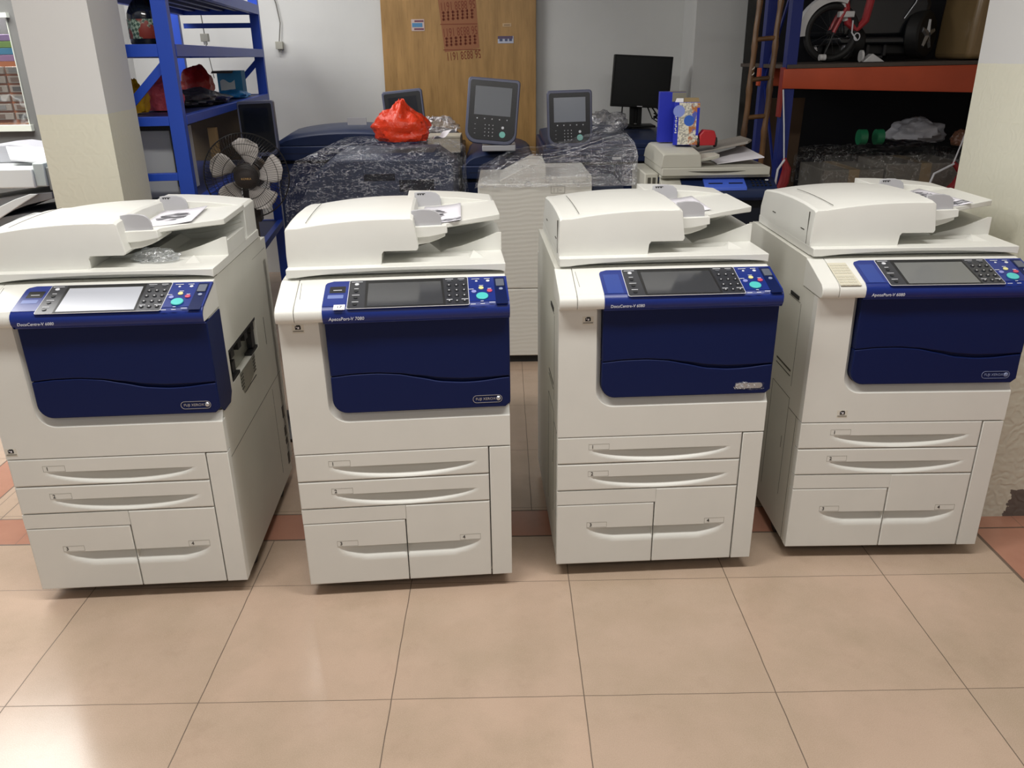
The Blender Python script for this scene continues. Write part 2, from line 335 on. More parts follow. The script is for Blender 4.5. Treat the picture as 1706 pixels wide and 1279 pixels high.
def copier(idx, loc, rz, label, model, badge='plain', sticker=None, slot=False, aperture=False, phone_keys=False, w_mark=None, screen=None):
    T = thing('photocopier', label, 'photocopier', (loc[0], loc[1], 0), rz, 'photocopiers in the front row')
    # lower cabinet and upper body
    mb = MB()
    if aperture:
        mb.box(-.309,.255,.03,.745,.045,.886)
        for a in ((.03,.155,.045,.886),(.50,.745,.045,.886),(.155,.50,.045,.64),(.155,.50,.745,.886)): mb.box(.255,.309,*a)
    else: mb.box(-.309,.309,.03,.745,.045,.886)
    mb.box(-.3095,.3095,.128,.705,.886,.9735).box(-.302,.309,.705,.772,.09,.958)
    body = mb.build('body', WHITE2, T)
    box('base_plate', DARK, T, -.285,.285,.04,.73,.034,.046)
    for y0, y1, z0, z1 in ((.0525,.0537,.045,.49),(.128,.1292,.17,.518),(.128,.30,.518,.5193),(.03,.125,.4865,.4877),(.302,.3032,.12,.518),(.156,.158,.33,.372),(.138,.242,.8305,.8317),(.128,.1292,.56,.83)):
        box('side_cover_seam', SEAM, body, -.3096,-.3086,y0,y1,z0,z1)
    MB().box(-.3115,-.308,.15,.225,.836,.848).build('side_latch_slot', DARK, body)
    MB().box(-.3098,-.308,.15,.29,.60,.606).box(-.3098,-.308,.15,.29,.585,.588).build('side_vent_slats', SEAM, body)
    for y0, y1, z0, z1 in ((.60,.6012,.10,.44),(.03,.745,.4555,.4567),(.604,.608,.61,.71),(.56,.745,.9235,.9245)): box('side_cover_seam', SEAM, body, .3086,.3096,y0,y1,z0,z1)
    if aperture:
        p = box('exit_opening', METALG, T, .282,.286,.156,.499,.641,.744)
        for i in range(4): box('exit_roller', DARK, p, .286,.306,.185+.085*i,.222+.085*i,.708,.731)
        box('opening_slot', DARK, p, .286,.3082,.157,.498,.735,.744); box('opening_slot', DARK, p, .286,.3082,.40,.49,.642,.650); box('opening_slot', DARK, p, .286,.308,.17,.25,.642,.650)
        box('motor_block', DARK, p, .286,.30,.20,.235,.655,.69); box('motor_block', DARK, p, .286,.304,.44,.478,.655,.705)
        pl_ = prism('vent_plate', METALG, body, [(.235,.64),(.235,.60),(.26,.565),(.30,.562),(.42,.585),(.43,.64)], 'x', .3085, .3097)
        v = MB()
        for j in range(5):
            for yy in (.245,.256,.267,.40,.411,.422): v.lathe([(.0032,-.0006),(.0032,.0006)], 6, (.3098,yy,.630-.011*j), 'x')
        v.build('vent_holes', DARK, pl_)
        box('vent_lip', DARK, pl_, .3085,.3101,.265,.42,.5655,.5675)
        for a, b in ((.28,.325),(.205,.24),(.17,.19),(.085,.13)): box('cable_socket', DARK, body, .3085,.3105,.70,.725,a,b)
    # drawers
    d1 = front_panel(MB(), -.3105,.2455,.4015,.4885,.4455, hollow_wide(0,.205,.4455,.0405,.034)).build('drawer', WHITE, T, angle=50)
    label_plate(d1, -.217,-.155,.4475,.466,'1')
    d2 = front_panel(MB(), -.3105,.2455,.3105,.3985,.355, hollow_wide(0,.205,.355,.0405,.034)).build('drawer', WHITE, T, angle=50)
    label_plate(d2, -.217,-.155,.357,.3755,'2')
    d3 = front_panel(MB(), -.3105,-.0095,.045,.2585,.1755, hollow_half(-.2175,1,.1755,.042,.034)).build('drawer', WHITE, T, angle=50)
    label_plate(d3, -.217,-.155,.1775,.196,'3')
    mb = front_panel(MB(), -.006,.2455,.045,.3075,.1755, hollow_half(.2165,-1,.1755,.042,.034))
    mb.box(-.3105,-.006,.0,.03,.2615,.3075)
    d4 = mb.build('drawer', WHITE, T, angle=50); label_plate(d4, .153,.2155,.1775,.196,'4')
    box('front_column', WHITE, T, .2492,.3105,.0,.032,.045,.4865, .0015)
    # white front cover with its moulded rim round the blue door
    outer = [(-.2035,.886),(-.201,.70)]+arc(-.146,.640,.0545,180,270,8)[:]+[(.3105,.5855)]
    inner = [(-.1885,.886),(-.1865,.70)]+arc(-.145,.656,.0415,180,270,8)[:]+[(.3105,.6145)]
    poly = [(-.3105,.886),(-.3105,.4915),(.3105,.4915)]+outer[::-1]
    fc = MB().prism(poly, 'y', 0, .03)
    n = len(outer); mid = [((a[0]*.55+b[0]*.45), (a[1]*.55+b[1]*.45)) for a, b in zip(outer, inner)]
    fc.loft([[(x,.0,z) for x,z in outer],[(x,.011,z) for x,z in mid],[(x,.019,z) for x,z in inner],[(x,.03,z) for x,z in inner]], caps=False, closed=False)
    cov = fc.build('front_cover', WHITE, T, angle=25)
    if w_mark:
        x, z = w_mark; e = box('emblem_sticker', mat('sticker_backing_%d' % idx, 'DCD8CC', .45), cov, x-.016,x+.016,-.0003,.0005,z-.012,z+.0125)
        MB().box(x-.0075,x+.0075,-.0012,0,z-.001,z+.0085).box(x-.004,x+.006,-.0012,0,z+.0085,z+.011).build('emblem_mark', BLK, e)
        MB().box(x-.0012,x+.0035,-.0016,0,z+.001,z+.0065).box(x-.005,x-.003,-.0016,0,z+.004,z+.007).build('emblem_mark', PAPER, e)
        MB().box(x-.014,x+.014,-.0012,0,z-.0075,z-.0045).build('emblem_caption', GREYPR, e)
    # blue door: upper panel, lower panel below the wave
    xs = lin(-.1835, .311, 26)
    up = [(-.1865,.8845)]+[(-.1858,.80),(-.1848,wave(-.1835))]+[(x,wave(x)) for x in xs[1:-1]]+[(.3125,wave(.311)),(.3125,.8845)]
    do = prism('front_door', BLUE, T, up, 'y', -.0075, .026, .003, 3)
    bot = arc(-.145,.6575,.0405,180,270,7)
    g = lambda x: .0022+.0085*sst((x+.02)/.16)*(1-.75*sst((x-.2)/.11))
    lowp = [(-.1848,wave(-.1835)-.0022)]+bot+[(.298,.617),(.3125,.63)]+[(x,wave(x)-g(x)) for x in xs[::-1][:-1]]
    lo = prism('lower_door', BLUE, T, lowp, 'y', -.0075, .026, .003, 3)
    prism('door_gap_backing', BLUE, do, [(x,wave(x)+.004) for x in xs]+[(x,wave(x)-.014) for x in xs[::-1]], 'y', .004, .02)
    prism('door_side_return', BLUE, do, [(-.0045,.8845),(-.0045,.640),(.03,.607),(.098,.604),(.122,.63),(.124,.8845)], 'x', .3085, .3128, .0012)
    # badge
    if badge == 'tape':
        k = MB().grid(lambda u, v: (.203+.088*u+.002*sin(9*v), -.0105-.004*abs(noise.noise((u*9,v*4,2)))*(4*u*(1-u))**.3, .6315+.0235*v*(1-.15*(2*u-1)**4)+.002*sin(7*u)), 26, 8)
        k.build('badge_tape', film('silver_badge_tape', 'E4E8EE', 1.2, 60, .2), lo)
        oval = rrect(.207,.287,.635,.652,.008); prism('badge_plate', SILVER, lo, oval, 'y', -.0092, -.007)
    else:
        m = SILVER if badge == 'plain' else mat('dull_badge_outline', '7C86A8', .5)
        o1 = rrect(.2055,.289,.632,.655,.0112, 8); o2 = rrect(.2067,.2878,.6332,.6538,.0102, 8)
        MB().loft([[(x,-.0076,z) for x,z in o1],[(x,-.0088,z) for x,z in o1],[(x,-.0088,z) for x,z in o2],[(x,-.0076,z) for x,z in o2]], caps=False).build('badge_outline', m, lo)
        lettering('badge_lettering', 'FUJI XEROX', m, lo, at(.2135,-.0079,.6402), width=.056, size=.01)
        MB().lathe([(.0002,-.003),(.005,-.0024),(.0072,0),(.0072,.001)], 20, (.2785,-.0075,.6435), 'y').build('badge_ball', m, lo)
    # sloped control console
    prof = [(-.016,.8895),(-.0255,.893),(-.0292,.902),(-.0292,.916),(-.0255,.9235),(-.016,.9305)]+[(SP(0,v).y, SP(0,v).z) for v in (0,.06,.13)]+[(.128,.9725),(.128,.8895)]
    con = MB().prism(prof,'x',-.3115,-.2627).prism(prof,'x',-.2612,.3112).build('control_console', WHITE, T, .0018)
    if not phone_keys: slab('console_cover_strip', SEAM, con, [(-.2505,.04),(-.2495,.04),(-.2535,.122),(-.2545,.122)], -.0005, .0003)
    ts = [(.0,-.0162,.8893),(.03,-.0262,.8925),(.06,-.0312,.902),(.10,-.0312,.9165),(.14,-.027,.9255),(.18,-.0165,.933)]+[(.2+.8*k/16, SP(0,-.002+.124*k/16,.0024).y, SP(0,-.002+.124*k/16,.0024).z) for k in range(17)]
    rows = []
    for t, y, z in ts:
        xl = -.187; k = (t-.87)/.13
        if k > 0: xl += .022*(1-sqrt(max(0,1-k*k)))
        rows.append([(xl+(.3128-xl)*i/30, y, z) for i in range(31)])
    sk = MB().loft(rows, caps=False, closed=False)
    low_rows = lambda q: [(x, y+.004, z-.006) for x, y, z in q]
    for q in ([r[0] for r in rows], [r[-1] for r in rows], rows[-1], rows[0]): sk.loft([q, low_rows(q)], caps=False, closed=False)
    cp = sk.build('control_panel', BLUE2, T, angle=40)
    ob = rrect(-.122,.205,-.0185,.122,.006); ib = rrect(-.1205,.2035,-.017,.1205,.005)
    slab('panel_outline', PRINT, cp, ob, .002, .0031); slab('panel_plate', PANEL, cp, ib, .002, .0037)
    slab('screen_bezel', DARK, cp, [(-.074,-.0165),(.141,-.0165),(.135,.118),(-.078,.118)], .003, .0041)
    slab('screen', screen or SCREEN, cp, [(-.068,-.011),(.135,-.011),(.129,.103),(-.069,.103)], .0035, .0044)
    for i in range(3):
        for j in range(4): slab('key', KEY, cp, disc(.1515+.0205*i, .079-.0262*j, .0056), .0035, .0062, .0008)
    kp = MB()
    for i in range(3):
        for j in range(4):
            x, v = .1515+.0205*i, .079-.0262*j; P = [SP(x-.0016,v-.0016,.0064),SP(x+.0016,v-.0016,.0064),SP(x+.0016,v+.002,.0064),SP(x-.0016,v+.002,.0064)]; kp.add(P, [(0,1,2,3)])
    kp.build('key_digit_print', PRINT, cp)
    for x, v in ((.153,.101),(.186,.103)): slab('function_key', mat_get('grey_function_key','55585E'), cp, rrect(x-.006,x+.006,v-.0035,v+.0035,.002), .0035, .0055)
    for i, v in enumerate((.099,.066,.034,.001)):
        slab('menu_key', PRINT if i == 0 else KEY, cp, disc(-.1005, v, .0058), .0035, .0056)
    pr_ = MB()
    for x, v, w in ((-.1005,.112,.03),(-.1005,.0775,.012),(-.1005,.0455,.02),(-.1005,.0125,.018),(.153,.1115,.022),(.186,.1115,.018),(.226,.108,.022),(.258,.108,.016),(.152,.0085,.016),(.193,.0085,.018),(.212,.056,.014),(.24,.073,.012),(.262,.057,.010),(.239,-.0045,.008),(.214,-.018,.014),(.24,-.017,.012),(.266,-.012,.016)):
        pr_.add([SP(x-w/2,v-.0012,.0045),SP(x+w/2,v-.0012,.0045),SP(x+w/2,v+.0012,.0045),SP(x-w/2,v+.0012,.0045)], [(0,1,2,3)])
    pr_.build('panel_caption_print', PRINT, cp)
    slab('start_button', TEAL, cp, disc(.2405,.020,.0165,28), .002, .0066, .0015)
    slab('indicator_lamp', PRINT, cp, disc(.228,.099,.0035), .002, .0035); slab('indicator_lamp', PRINT, cp, disc(.260,.099,.005), .002, .0035)
    slab('interrupt_button', YEL, cp, disc(.2395,.0615,.0070), .002, .0055, .0008)
    slab('stop_button', RED, cp, disc(.262,.0465,.0075), .002, .0055, .0008)
    slab('reset_button', PUR, cp, disc(.219,.044,.0068), .002, .0055, .0008)
    slab('switch_plate', BLUE, cp, [(.276,-.018),(.309,-.018),(.306,.115),(.277,.115)], .002, .003)
    slab('power_switch', mat_get('slate_switch','5C6270'), cp, rrect(.281,.304,.068,.103,.003), .002, .006, .0008)
    slab('saver_button', mat_get('pale_saver_key','8A94B0'), cp, disc(.2935,.054,.0055), .002, .005)
    if slot:
        s = slab('card_slot', DARK, cp, rrect(-.173,-.130,.062,.094,.002), .002, .0028); slab('card_slot_mark', PRINT, s, [(-.163,.074),(-.14,.074),(-.14,.0765),(-.163,.0765)], .0026, .0031)
        slab('slot_caption', mat_get('pale_blue_print','6C7CB4'), cp, rrect(-.176,-.134,.035,.052,.002), .002, .0028)
    else: slab('blank_plate', mat_get('lighter_blue_plate','27408E'), cp, [(-.176,.0),(-.132,.0),(-.134,.098),(-.178,.098)], .002, .0027)
    if sticker:
        s = slab('number_sticker', PAPER, cp, [(-.156,-.021),(-.126,-.021),(-.126,.003),(-.156,.003)], .0022, .0032)
        lettering('sticker_number', sticker, BLK, s, Matrix.Translation(SP(-.141,-.013,.0033)) @ SLOPE, size=.014, align='CENTER')
    lettering('model_lettering', model, PRINT, cp, at(-.171,-.0316,.8975), width=.094, size=.012, shear=.12)
    if phone_keys:
        pk = slab('speed_dial_pad', mat_get('cream_key_pad','D4CFBC'), con, [(-.2605,-.012),(-.201,-.012),(-.208,.112),(-.2625,.112)], -.0005, .0012)
        for j in range(8):
            v = .098-.0142*j-(.006 if j > 3 else 0)
            for i in range(4): slab('speed_dial_key', mat_get('cream_key','C9C5B4'), pk, rrect(-.2585+.0128*i,-.2475+.0128*i,v-.004,v+.004,.001), .001, .0022)
    # document lid
    lid = MB().box(-.296,.313,.15,.68,.9765,1.003)
    arcp = [(-.297,1.003),(-.297,.979)]+[(x, .979+.0135*max(0,1-((x-.03)/.3)**2)**.8) for x in lin(-.27,.30,26)]+[(.313,.979),(.313,1.003)]
    lid.prism(arcp, 'y', .116, .152)
    lid = lid.build('document_lid', WHITE, T, .0018)
    def adf(y, dz, dxl=0, sq=0):
        top = lambda x: 1.1075+.0235*((x+.293)/.35)-.010*((x+.118)/.175)**2+.007
        o = [(-.296+dxl*.2,y,1.002),(-.2965+dxl*.3,y,1.035),(-.2935+dxl,y,1.1045+dz),(-.286+dxl,y,1.1095+dz)]
        o += [(x,y,top(x)+dz) for x in lin(-.26,.035,10)]+[(.052,y,1.1295+dz),(.060,y,1.124+dz),(.0705,y,1.047),(.066,y,1.0395),(-.027,y,1.0395),(-.0325,y,1.032),(-.0355,y,1.002)]
        return o
    fd = MB().loft([adf(.1475,-.004),adf(.1455+.003,0),adf(.16,.0035),adf(.25,.008),adf(.36,.008),adf(.50,.002),adf(.60,-.007),adf(.665,-.016,.004),adf(.676,-.028,.006)]).build('document_feeder', WHITE, T, .0015, angle=28)
    MB().box(-.2975,-.2945,.187,.1882,1.004,1.10).box(-.298,-.2955,.215,.245,1.040,1.0425).box(-.298,-.2955,.50,.53,1.04,1.0425).build('feeder_seam', SEAM, fd)
    MB().tube([(-.237,y,1.1205+.0045*(1-((y-.32)/.18)**2)) for y in lin(.165,.49,12)], .0008, 4).build('feeder_lid_seam', SEAM, fd)
    # rear rail, feed tray, paper guides, exit tray
    rr = [(.03,.995),(.03,1.128),(.10,1.126),(.20,1.120),(.30,1.108),(.309,1.10),(.309,.995)]
    prism('rear_rail', WHITE, T, rr, 'y', .545, .68, .002)
    rib = MB()
    for j in range(5): rib.tube([(.12+.035*i, .5455, 1.02+.012*j+.0014*i*i) for i in range(6)], .0016, 5)
    rib.build('rail_ribs', WHITE2, T)
    def tz(x): return 1.0955+.0135*max(0,min(1,(x-.05)/.20))
    plan = [(.03,.188),(.10,.192),(.152,.21),(.20,.234),(.306,.292),(.311,.30),(.309,.55),(.03,.55)]
    tr = MB(); n = len(plan)
    tr.add([(x,y,tz(x)-.013-(.004 if x > .3 else 0)) for x,y in plan]+[(x,y,tz(x)) for x,y in plan], [tuple(range(n)), tuple(range(n,2*n))]+[(i,(i+1)%n,n+(i+1)%n,n+i) for i in range(n)])
    tray = tr.build('feed_tray', WHITE, T, .0018)
    lip = MB().prism([(.058,1.0985),(.152,1.1005),(.154,1.0785),(.135,1.0745),(.10,1.068),(.06,1.066)], 'y', .188, .26)
    lip.prism([(.058,1.0665),(.10,1.0685),(.135,1.0745),(.147,1.0765),(.148,1.068),(.128,1.059),(.10,1.050),(.075,1.046),(.058,1.046)], 'y', .197, .32)
    lip.build('tray_lip', WHITE, T, .002)
    for y in (.197, .528):
        g_ = prism('paper_guide', GUIDE, T, [(.052,1.094),(.054,1.142),(.08,1.1455),(.105,1.1445),(.122,1.140),(.133,1.131),(.1375,1.118),(.1385,1.096)], 'y', y, y+.007, .0015)
        if y > .4: MB().box(.062,.088,y-.0006,y+.001,1.1375,1.1395).box(.064,.067,y-.0006,y+.001,1.134,1.1375).box(.071,.074,y-.0006,y+.001,1.134,1.1375).box(.079,.083,y-.0006,y+.001,1.134,1.1375).build('guide_mark', BLK, g_)
    hl = [(-.034,1.006),(.0,1.009),(.045,1.0165),(.08,1.0255),(.099,1.0315)]; hr = [(.136,1.004),(.15,1.0105),(.19,1.0185),(.235,1.032),(.275,1.046),(.303,1.0565),(.3135,1.0565)]
    ex = MB().prism([(-.034,1.002)]+hl+[(.130,1.0045),(.130,1.002)], 'y', .286, .293).prism([(.136,1.002)]+hr+[(.3135,1.002)], 'y', .286, .293)
    ex.prism([(-.034,1.002)]+[(x,z-.009 if z > 1.012 else z-.003) for x,z in hl]+[(.128,1.003),(.128,1.002)], 'y', .293, .546)
    ex.prism([(.136,1.002)]+[(x,max(1.0025,z-.011)) for x,z in hr]+[(.3135,1.002)], 'y', .293, .50)
    ex.add([(.215,.19,1.003),(.258,.19,1.003),(.236,.205,1.003),(.228,.235,1.0165),(.25,.235,1.003),(.212,.235,1.003)], [(0,1,3),(1,4,3),(4,5,3),(5,0,3)])
    ex.build('exit_tray', WHITE, T, .0015)
    # casters
    for x in (-.25, .25):
        for y in (.165, .60):
            MB().lathe([(.006,-.024),(.026,-.022),(.029,-.016),(.029,-.004),(.026,0),(.026,.004),(.029,.006),(.029,.016),(.026,.022),(.006,.024)], 18, (x*1.1,y,.029), 'x').box(x*1.1-.004,x*1.1+.004,y-.012,y+.012,.03,.046).build('caster', RUBBER, T)
    return T
_mc = {}
def mat_get(name, h, rough=.45):
    if name not in _mc: _mc[name] = mat(name, h, rough)
    return _mc[name]
M1 = copier(1, (-1.12491, 2.10662), .05236, 'white and navy photocopier at the end of the row by the fan, side opening uncovered', 'DocuCentre-V 6080', slot=True, aperture=True, w_mark=(-.292,.513), screen=mat('touch_screen_pale_reflection', 'B2B6C0', .3))  # pale screen colour stands in for a bright reflection
M2 = copier(2, (-.30292, 2.11237), .07046, 'white and navy photocopier with a small 17 sticker beside its screen', 'ApeosPort-V 7080', sticker='17', slot=True, w_mark=(-.259,.868))
M3 = copier(3, (.45813, 2.18759), .03973, 'white and navy photocopier whose front badge is covered with crinkled silver tape', 'DocuCentre-V 6080', badge='tape', w_mark=(-.228,.852))
M4 = copier(4, (1.21115, 2.25103), -.0066, 'white and navy photocopier with a cream speed-dial pad, beside the wallpapered pillar', 'ApeosPort-V 6080', badge='dull', phone_keys=True, w_mark=(-.19,.518), screen=mat('touch_screen_grey_reflection', '6A6C6C', .16, spec=.8))  # greyer screen colour paints in a soft reflection
# ------------------------------------------------------------------ papers and film on the copiers
def local(M, x, y, z): return M.matrix_local_ @ Vector((x,y,z)) if hasattr(M, 'matrix_local_') else Matrix.Translation(M.location) @ M.rotation_euler.to_matrix().to_4x4() @ Vector((x,y,z))
def print_paper(name, seed, scale):
    k = NT(name); c = k.co(); n1 = k.noise(scale, 3, stretch=(1, 2.4, 1)); x, y, z = k.xyz(c)
    blob = k.math('LESS_THAN', k.math('ADD', k.math('SQRT', k.math('ADD', k.math('MULTIPLY', k.math('SUBTRACT', x, seed[0]), k.math('SUBTRACT', x, seed[0])), k.math('MULTIPLY', k.math('MULTIPLY', y, y), seed[1]))), k.math('MULTIPLY', n1, .05)), .072)
    band = k.math('MULTIPLY', k.math('LESS_THAN', y, seed[2]), k.math('GREATER_THAN', y, seed[2]-.035))
    base = k.mix(k.math('MULTIPLY', blob, k.ramp(n1, .35, .5)), hexc('E6E4EC'), hexc('4A4A50'))
    base = k.mix(k.math('MULTIPLY', band, k.math('ADD', .55, k.math('MULTIPLY', k.ramp(k.noise(70, 2), .4, .6), .45))), base, hexc('3C3E44'))
    k.put(k.b.inputs['Base Color'], base); k.b.inputs['Roughness'].default_value = .6; return k.m
def sheet(M, label, x, y, rot, w, l, m, curl=.0):
    p = local(M, x, y, 1.0955+.0135*max(0,min(1,(x-.05)/.20))+.0026)
    mb = MB().grid(lambda u, v: ((u-.5)*w, (v-.5)*l, curl*(u-.4)**2), 10, 4)
    n = len(mb.v); o = mb.build('paper_sheet', m)
    o.location = p; o.rotation_euler = (0, -.066, M.rotation_euler[2]+rot)
    s = o.modifiers.new('thickness', 'SOLIDIFY'); s.thickness = .0006; s.offset = 1
    return tag(o, label, 'paper', 'printed sheets in the copier feed trays')
sheet(M1, 'printed picture sheet lying askew in the feeder tray of the copier with the uncovered side', .150, .375, .10, .14, .27, print_paper('printed_sheet_dark_figure', (-.01, .5, -.2), 16), .012)
sheet(M2, 'printed sheet with a dark bird, on the copier with the 17 sticker', .140, .355, -.02, .115, .285, print_paper('printed_sheet_bird', (-.035, .35, -.098), 14), .012)
sheet(M3, 'plain white sheet between the grey guides of the copier with the silver-taped badge', .127, .385, -.02, .10, .25, print_paper('faint_printed_sheet', (-.2, 1, -.25), 10), .01)
sheet(M4, 'creased printed sheet in the feeder of the copier with the speed-dial pad', .142, .365, .12, .115, .28, print_paper('printed_sheet_streaked', (.0, .12, -.09), 22), .015)
def crumple(name, label, cat, m, c, sx, sy, sz, seed=0, peak=0, amp=.25, nu=40, nv=22, group=None, freq=2.2, flat=.0):
    """A crushed bag or ball of film: a closed lump with a flat bottom, folds and an optional pinched top."""
    def fn(u, v):
        a = 2*pi*u; e = pi*(v-.5); q = Vector((cos(e)*cos(a), cos(e)*sin(a), sin(e)))
        n = noise.noise(q*freq+Vector((seed,seed*1.7,3))); n2 = 1-abs(noise.noise(q*freq*2.6+Vector((3,seed,seed))))*2
        r = 1+amp*n+amp*.5*n2
        h = q.z
        if peak and h > 0: k = max(0, 1-peak*h*h); q = Vector((q.x*(k+.06), q.y*(k+.06), h*(1+peak*.35)))
        p = q*r; z = max(p.z, -.55+flat)
        return (p.x*sx, p.y*sy, (z+.55-flat)*sz)
    o = MB().grid(fn, nu, nv).build(name, m, loc=c, angle=55)
    return tag(o, label, cat, group)
p = local(M1, .125, .225, 1.008); crumple('film_scrap', 'crushed clear film stuffed in the lower tray of the copier beside the fan', 'plastic film', film('crushed_film', amt=.8, scale=60, base=.25), p, .058, .03, .02, 3, amp=.4, flat=.1)

# ------------------------------------------------------------------ pedestal fan
FANB = mat('white_fan_blade', 'AEA8A4', .45); BROWN = mat('brown_black_fan_plastic', '2B2422', .4); WIRE = mat('dark_guard_wire', '1E1C1C', .35, metal=.3); GOLD = mat('gold_print', 'B08C5A', .5)
fan = thing('pedestal_fan', 'dark pedestal fan with pale blades standing behind the copier with the uncovered side', 'fan', (-1.02, 3.34, 0), .12)
MB().lathe([(.003,0),(.17,0),(.17,.015),(.10,.03),(.03,.05),(.003,.05)], 32).build('base', BROWN, fan, .002)
MB().lathe([(.001,.045),(.022,.045),(.022,.70),(.016,.70),(.016,1.0),(.001,1.0)], 20).build('pole', BROWN, fan)
head = MB().tube([(0,.16,1.118),(0,.13,1.118),(0,.06,1.118),(0,.025,1.118)], [.035,.06,.062,.05], 20).box(-.03,.03,-.012,.05,.93,1.08).build('motor_housing', BROWN, fan, .004)
hz, fy, R_ = 1.118, -.045, .163
hub = MB().lathe([(.0005,-.068),(.03,-.066),(.049,-.058),(.052,-.04),(.05,-.022),(.0005,-.022)], 28, (0,0,hz), 'y').build('hub_cap', BROWN, fan)
lettering('hub_lettering', 'KONKA', GOLD, hub, at(-.019, -.0685, hz-.012), width=.038, size=.012)
for i in range(5):
    a0 = radians(72*i+2)
    def bl(u, v, a0=a0):
        r = .045+.098*u; w = (.26+.52*sin(pi*min(1,u*.62+.12)))*(1 if u < .85 else sqrt(max(0.05,1-((u-.85)/.16)**2)))
        t = a0+(v-.5)*w*1.15+.25*u
        return (r*cos(t), -.042+.030*(v-.5), hz+r*sin(t))
    o = MB().grid(bl, 10, 8).build('blade', FANB, fan); s = o.modifiers.new('thickness', 'SOLIDIFY'); s.thickness = .002
g = MB()
for rr, y in ((R_,-.045),(.125,-.079),(.085,-.087),(.05,-.088)): g.tube([(rr*cos(2*pi*k/48), y, hz+rr*sin(2*pi*k/48)) for k in range(49)], .0024 if rr == R_ else .0012, 6)
for k in range(84):
    a = 2*pi*k/84; g.tube([(r*cos(a+.25*(1-r/R_)), y, hz+r*sin(a+.25*(1-r/R_))) for r, y in ((.04,-.087),(.085,-.086),(.125,-.078),(.15,-.064),(R_,-.045))], .0008, 4, False)
g.build('front_guard', WIRE, fan)
g = MB()
for rr, y in ((R_,-.040),(.13,-.005),(.09,.012)): g.tube([(rr*cos(2*pi*k/48), y, hz+rr*sin(2*pi*k/48)) for k in range(49)], .002 if rr == R_ else .0012, 6)
for k in range(60):
    a = 2*pi*k/60; g.tube([(r*cos(a), y, hz+r*sin(a)) for r, y in ((.06,.02),(.13,-.005),(R_,-.04))], .0009, 4, False)
g.build('rear_guard', WIRE, fan)
MB().lathe([(.0005,-.002),(.012,-.002),(.012,.002)], 20, (0,-.0195,.83), 'y').build('pole_emblem', GOLD, fan)

# ------------------------------------------------------------------ blue shelving unit
RBLUE = mat('blue_shelf_paint', '1F48B4', .4, var=.06); RBLUED = mat('blue_shelf_deck_paint', '2A3568', .5)
sh = thing('shelving_unit', 'blue steel shelving unit behind the tall wallpapered pillar, loaded with bags', 'shelf', (-1.305, 3.5, 0), .1125)
Ld, Wd = 2.3, .50
for x in (0, -Wd):
    for y in (0, Ld-.04): prism('post', RBLUE, sh, [(x-.058,y),(x,y),(x,y+.05),(x-.01,y+.05),(x-.01,y+.012),(x-.058,y+.012)], 'z', 0, 2.0, .001)
for z, h in ((1.868,.056),(1.606,.047),(1.333,.036),(1.108,.03),(.985,.04),(.5,.04)):
    s = MB().box(-Wd+.01,-.058,-.002,.03,z-h,z).box(-Wd+.01,-.01,Ld-.04,Ld-.008,z-h,z)
    if z != 1.108: s.box(-.034,.002,.05,Ld-.04,z-h,z).box(-Wd,-Wd+.034,.05,Ld-.04,z-h,z)
    s = s.build('shelf', RBLUE, sh, .0015)
    if z == 1.108: continue
    d = MB().box(-Wd+.034,-.034,.03,Ld-.04,z-.012,z-.004)
    for i in range(5): d.box(-Wd+.08+.09*i,-Wd+.11+.09*i,.03,Ld-.04,z-.035,z-.012)
    d.build('deck_panel', RBLUED, s)
for y in (.02, Ld-.03):
    b = MB()
    for za, zb in ((1.56,1.34),): b.loft([[(-.04,y,za),(-.04,y,za-.045),(-.04,y+.008,za-.045),(-.04,y+.008,za)],[(-.22,y,zb+.045),(-.22,y,zb),(-.22,y+.008,zb),(-.22,y+.008,zb+.045)]])
    b.build('brace', RBLUE, sh)
box('back_rail', RBLUE, sh, -Wd+.02, -.05, Ld-.012, Ld, 1.735, 1.765)
def shl(x, y, z): return Matrix.Translation(sh.location) @ Matrix.Rotation(.1125, 4, 'Z') @ Vector((x,y,z))
JAR = mat('dark_sauce_glass', '151A22', .12, spec=.7); k = NT('jar_label_print'); vo = k.n('ShaderNodeTexChecker'); vo.inputs['Scale'].default_value = 90; mp = k.n('ShaderNodeMapping'); mp.inputs['Rotation'].default_value = (.78,.78,.78); k.t.links.new(k.co(), mp.inputs[0]); k.t.links.new(mp.outputs[0], vo.inputs[0]); vo.inputs[1].default_value = hexc('3E5A4C'); vo.inputs[2].default_value = hexc('9DB09A')
k.put(k.b.inputs['Base Color'], k.mix(k.ramp(k.noise(16, 2), .5, .54), vo.outputs[0], hexc('8A3226'))); JLAB = k.m
jr = thing('sauce_jug', 'big dark glass jug with a red and green label on the blue shelf', 'jug', shl(-.13, .16, 1.606))
MB().lathe([(.001,0),(.064,0),(.068,.008),(.068,.10),(.066,.118),(.05,.15),(.026,.178),(.024,.20),(.001,.20)], 28).build('jug_body', JAR, jr)
MB().lathe([(.0688,.022),(.0694,.023),(.0694,.094),(.0688,.095)], 28).build('jug_label', JLAB, jr)
MB().tube([(.03,-.03,.19),(.06,-.035,.175),(.068,-.03,.14),(.062,-.03,.11)], .006, 8).build('jug_handle', mat_get('dull_red_plastic','8A2C34'), jr)
def bagmat(name, h, t=.3):
    k = NT(name); k.b.inputs['Base Color'].default_value = hexc(h); k.b.inputs['Roughness'].default_value = .3; k.b.inputs['Subsurface Weight'].default_value = t; k.b.inputs['Subsurface Radius'].default_value = (.03,.01,.01)
    k.bump(k.noise(26, 5, rough=.6), .7, .012); return k.m
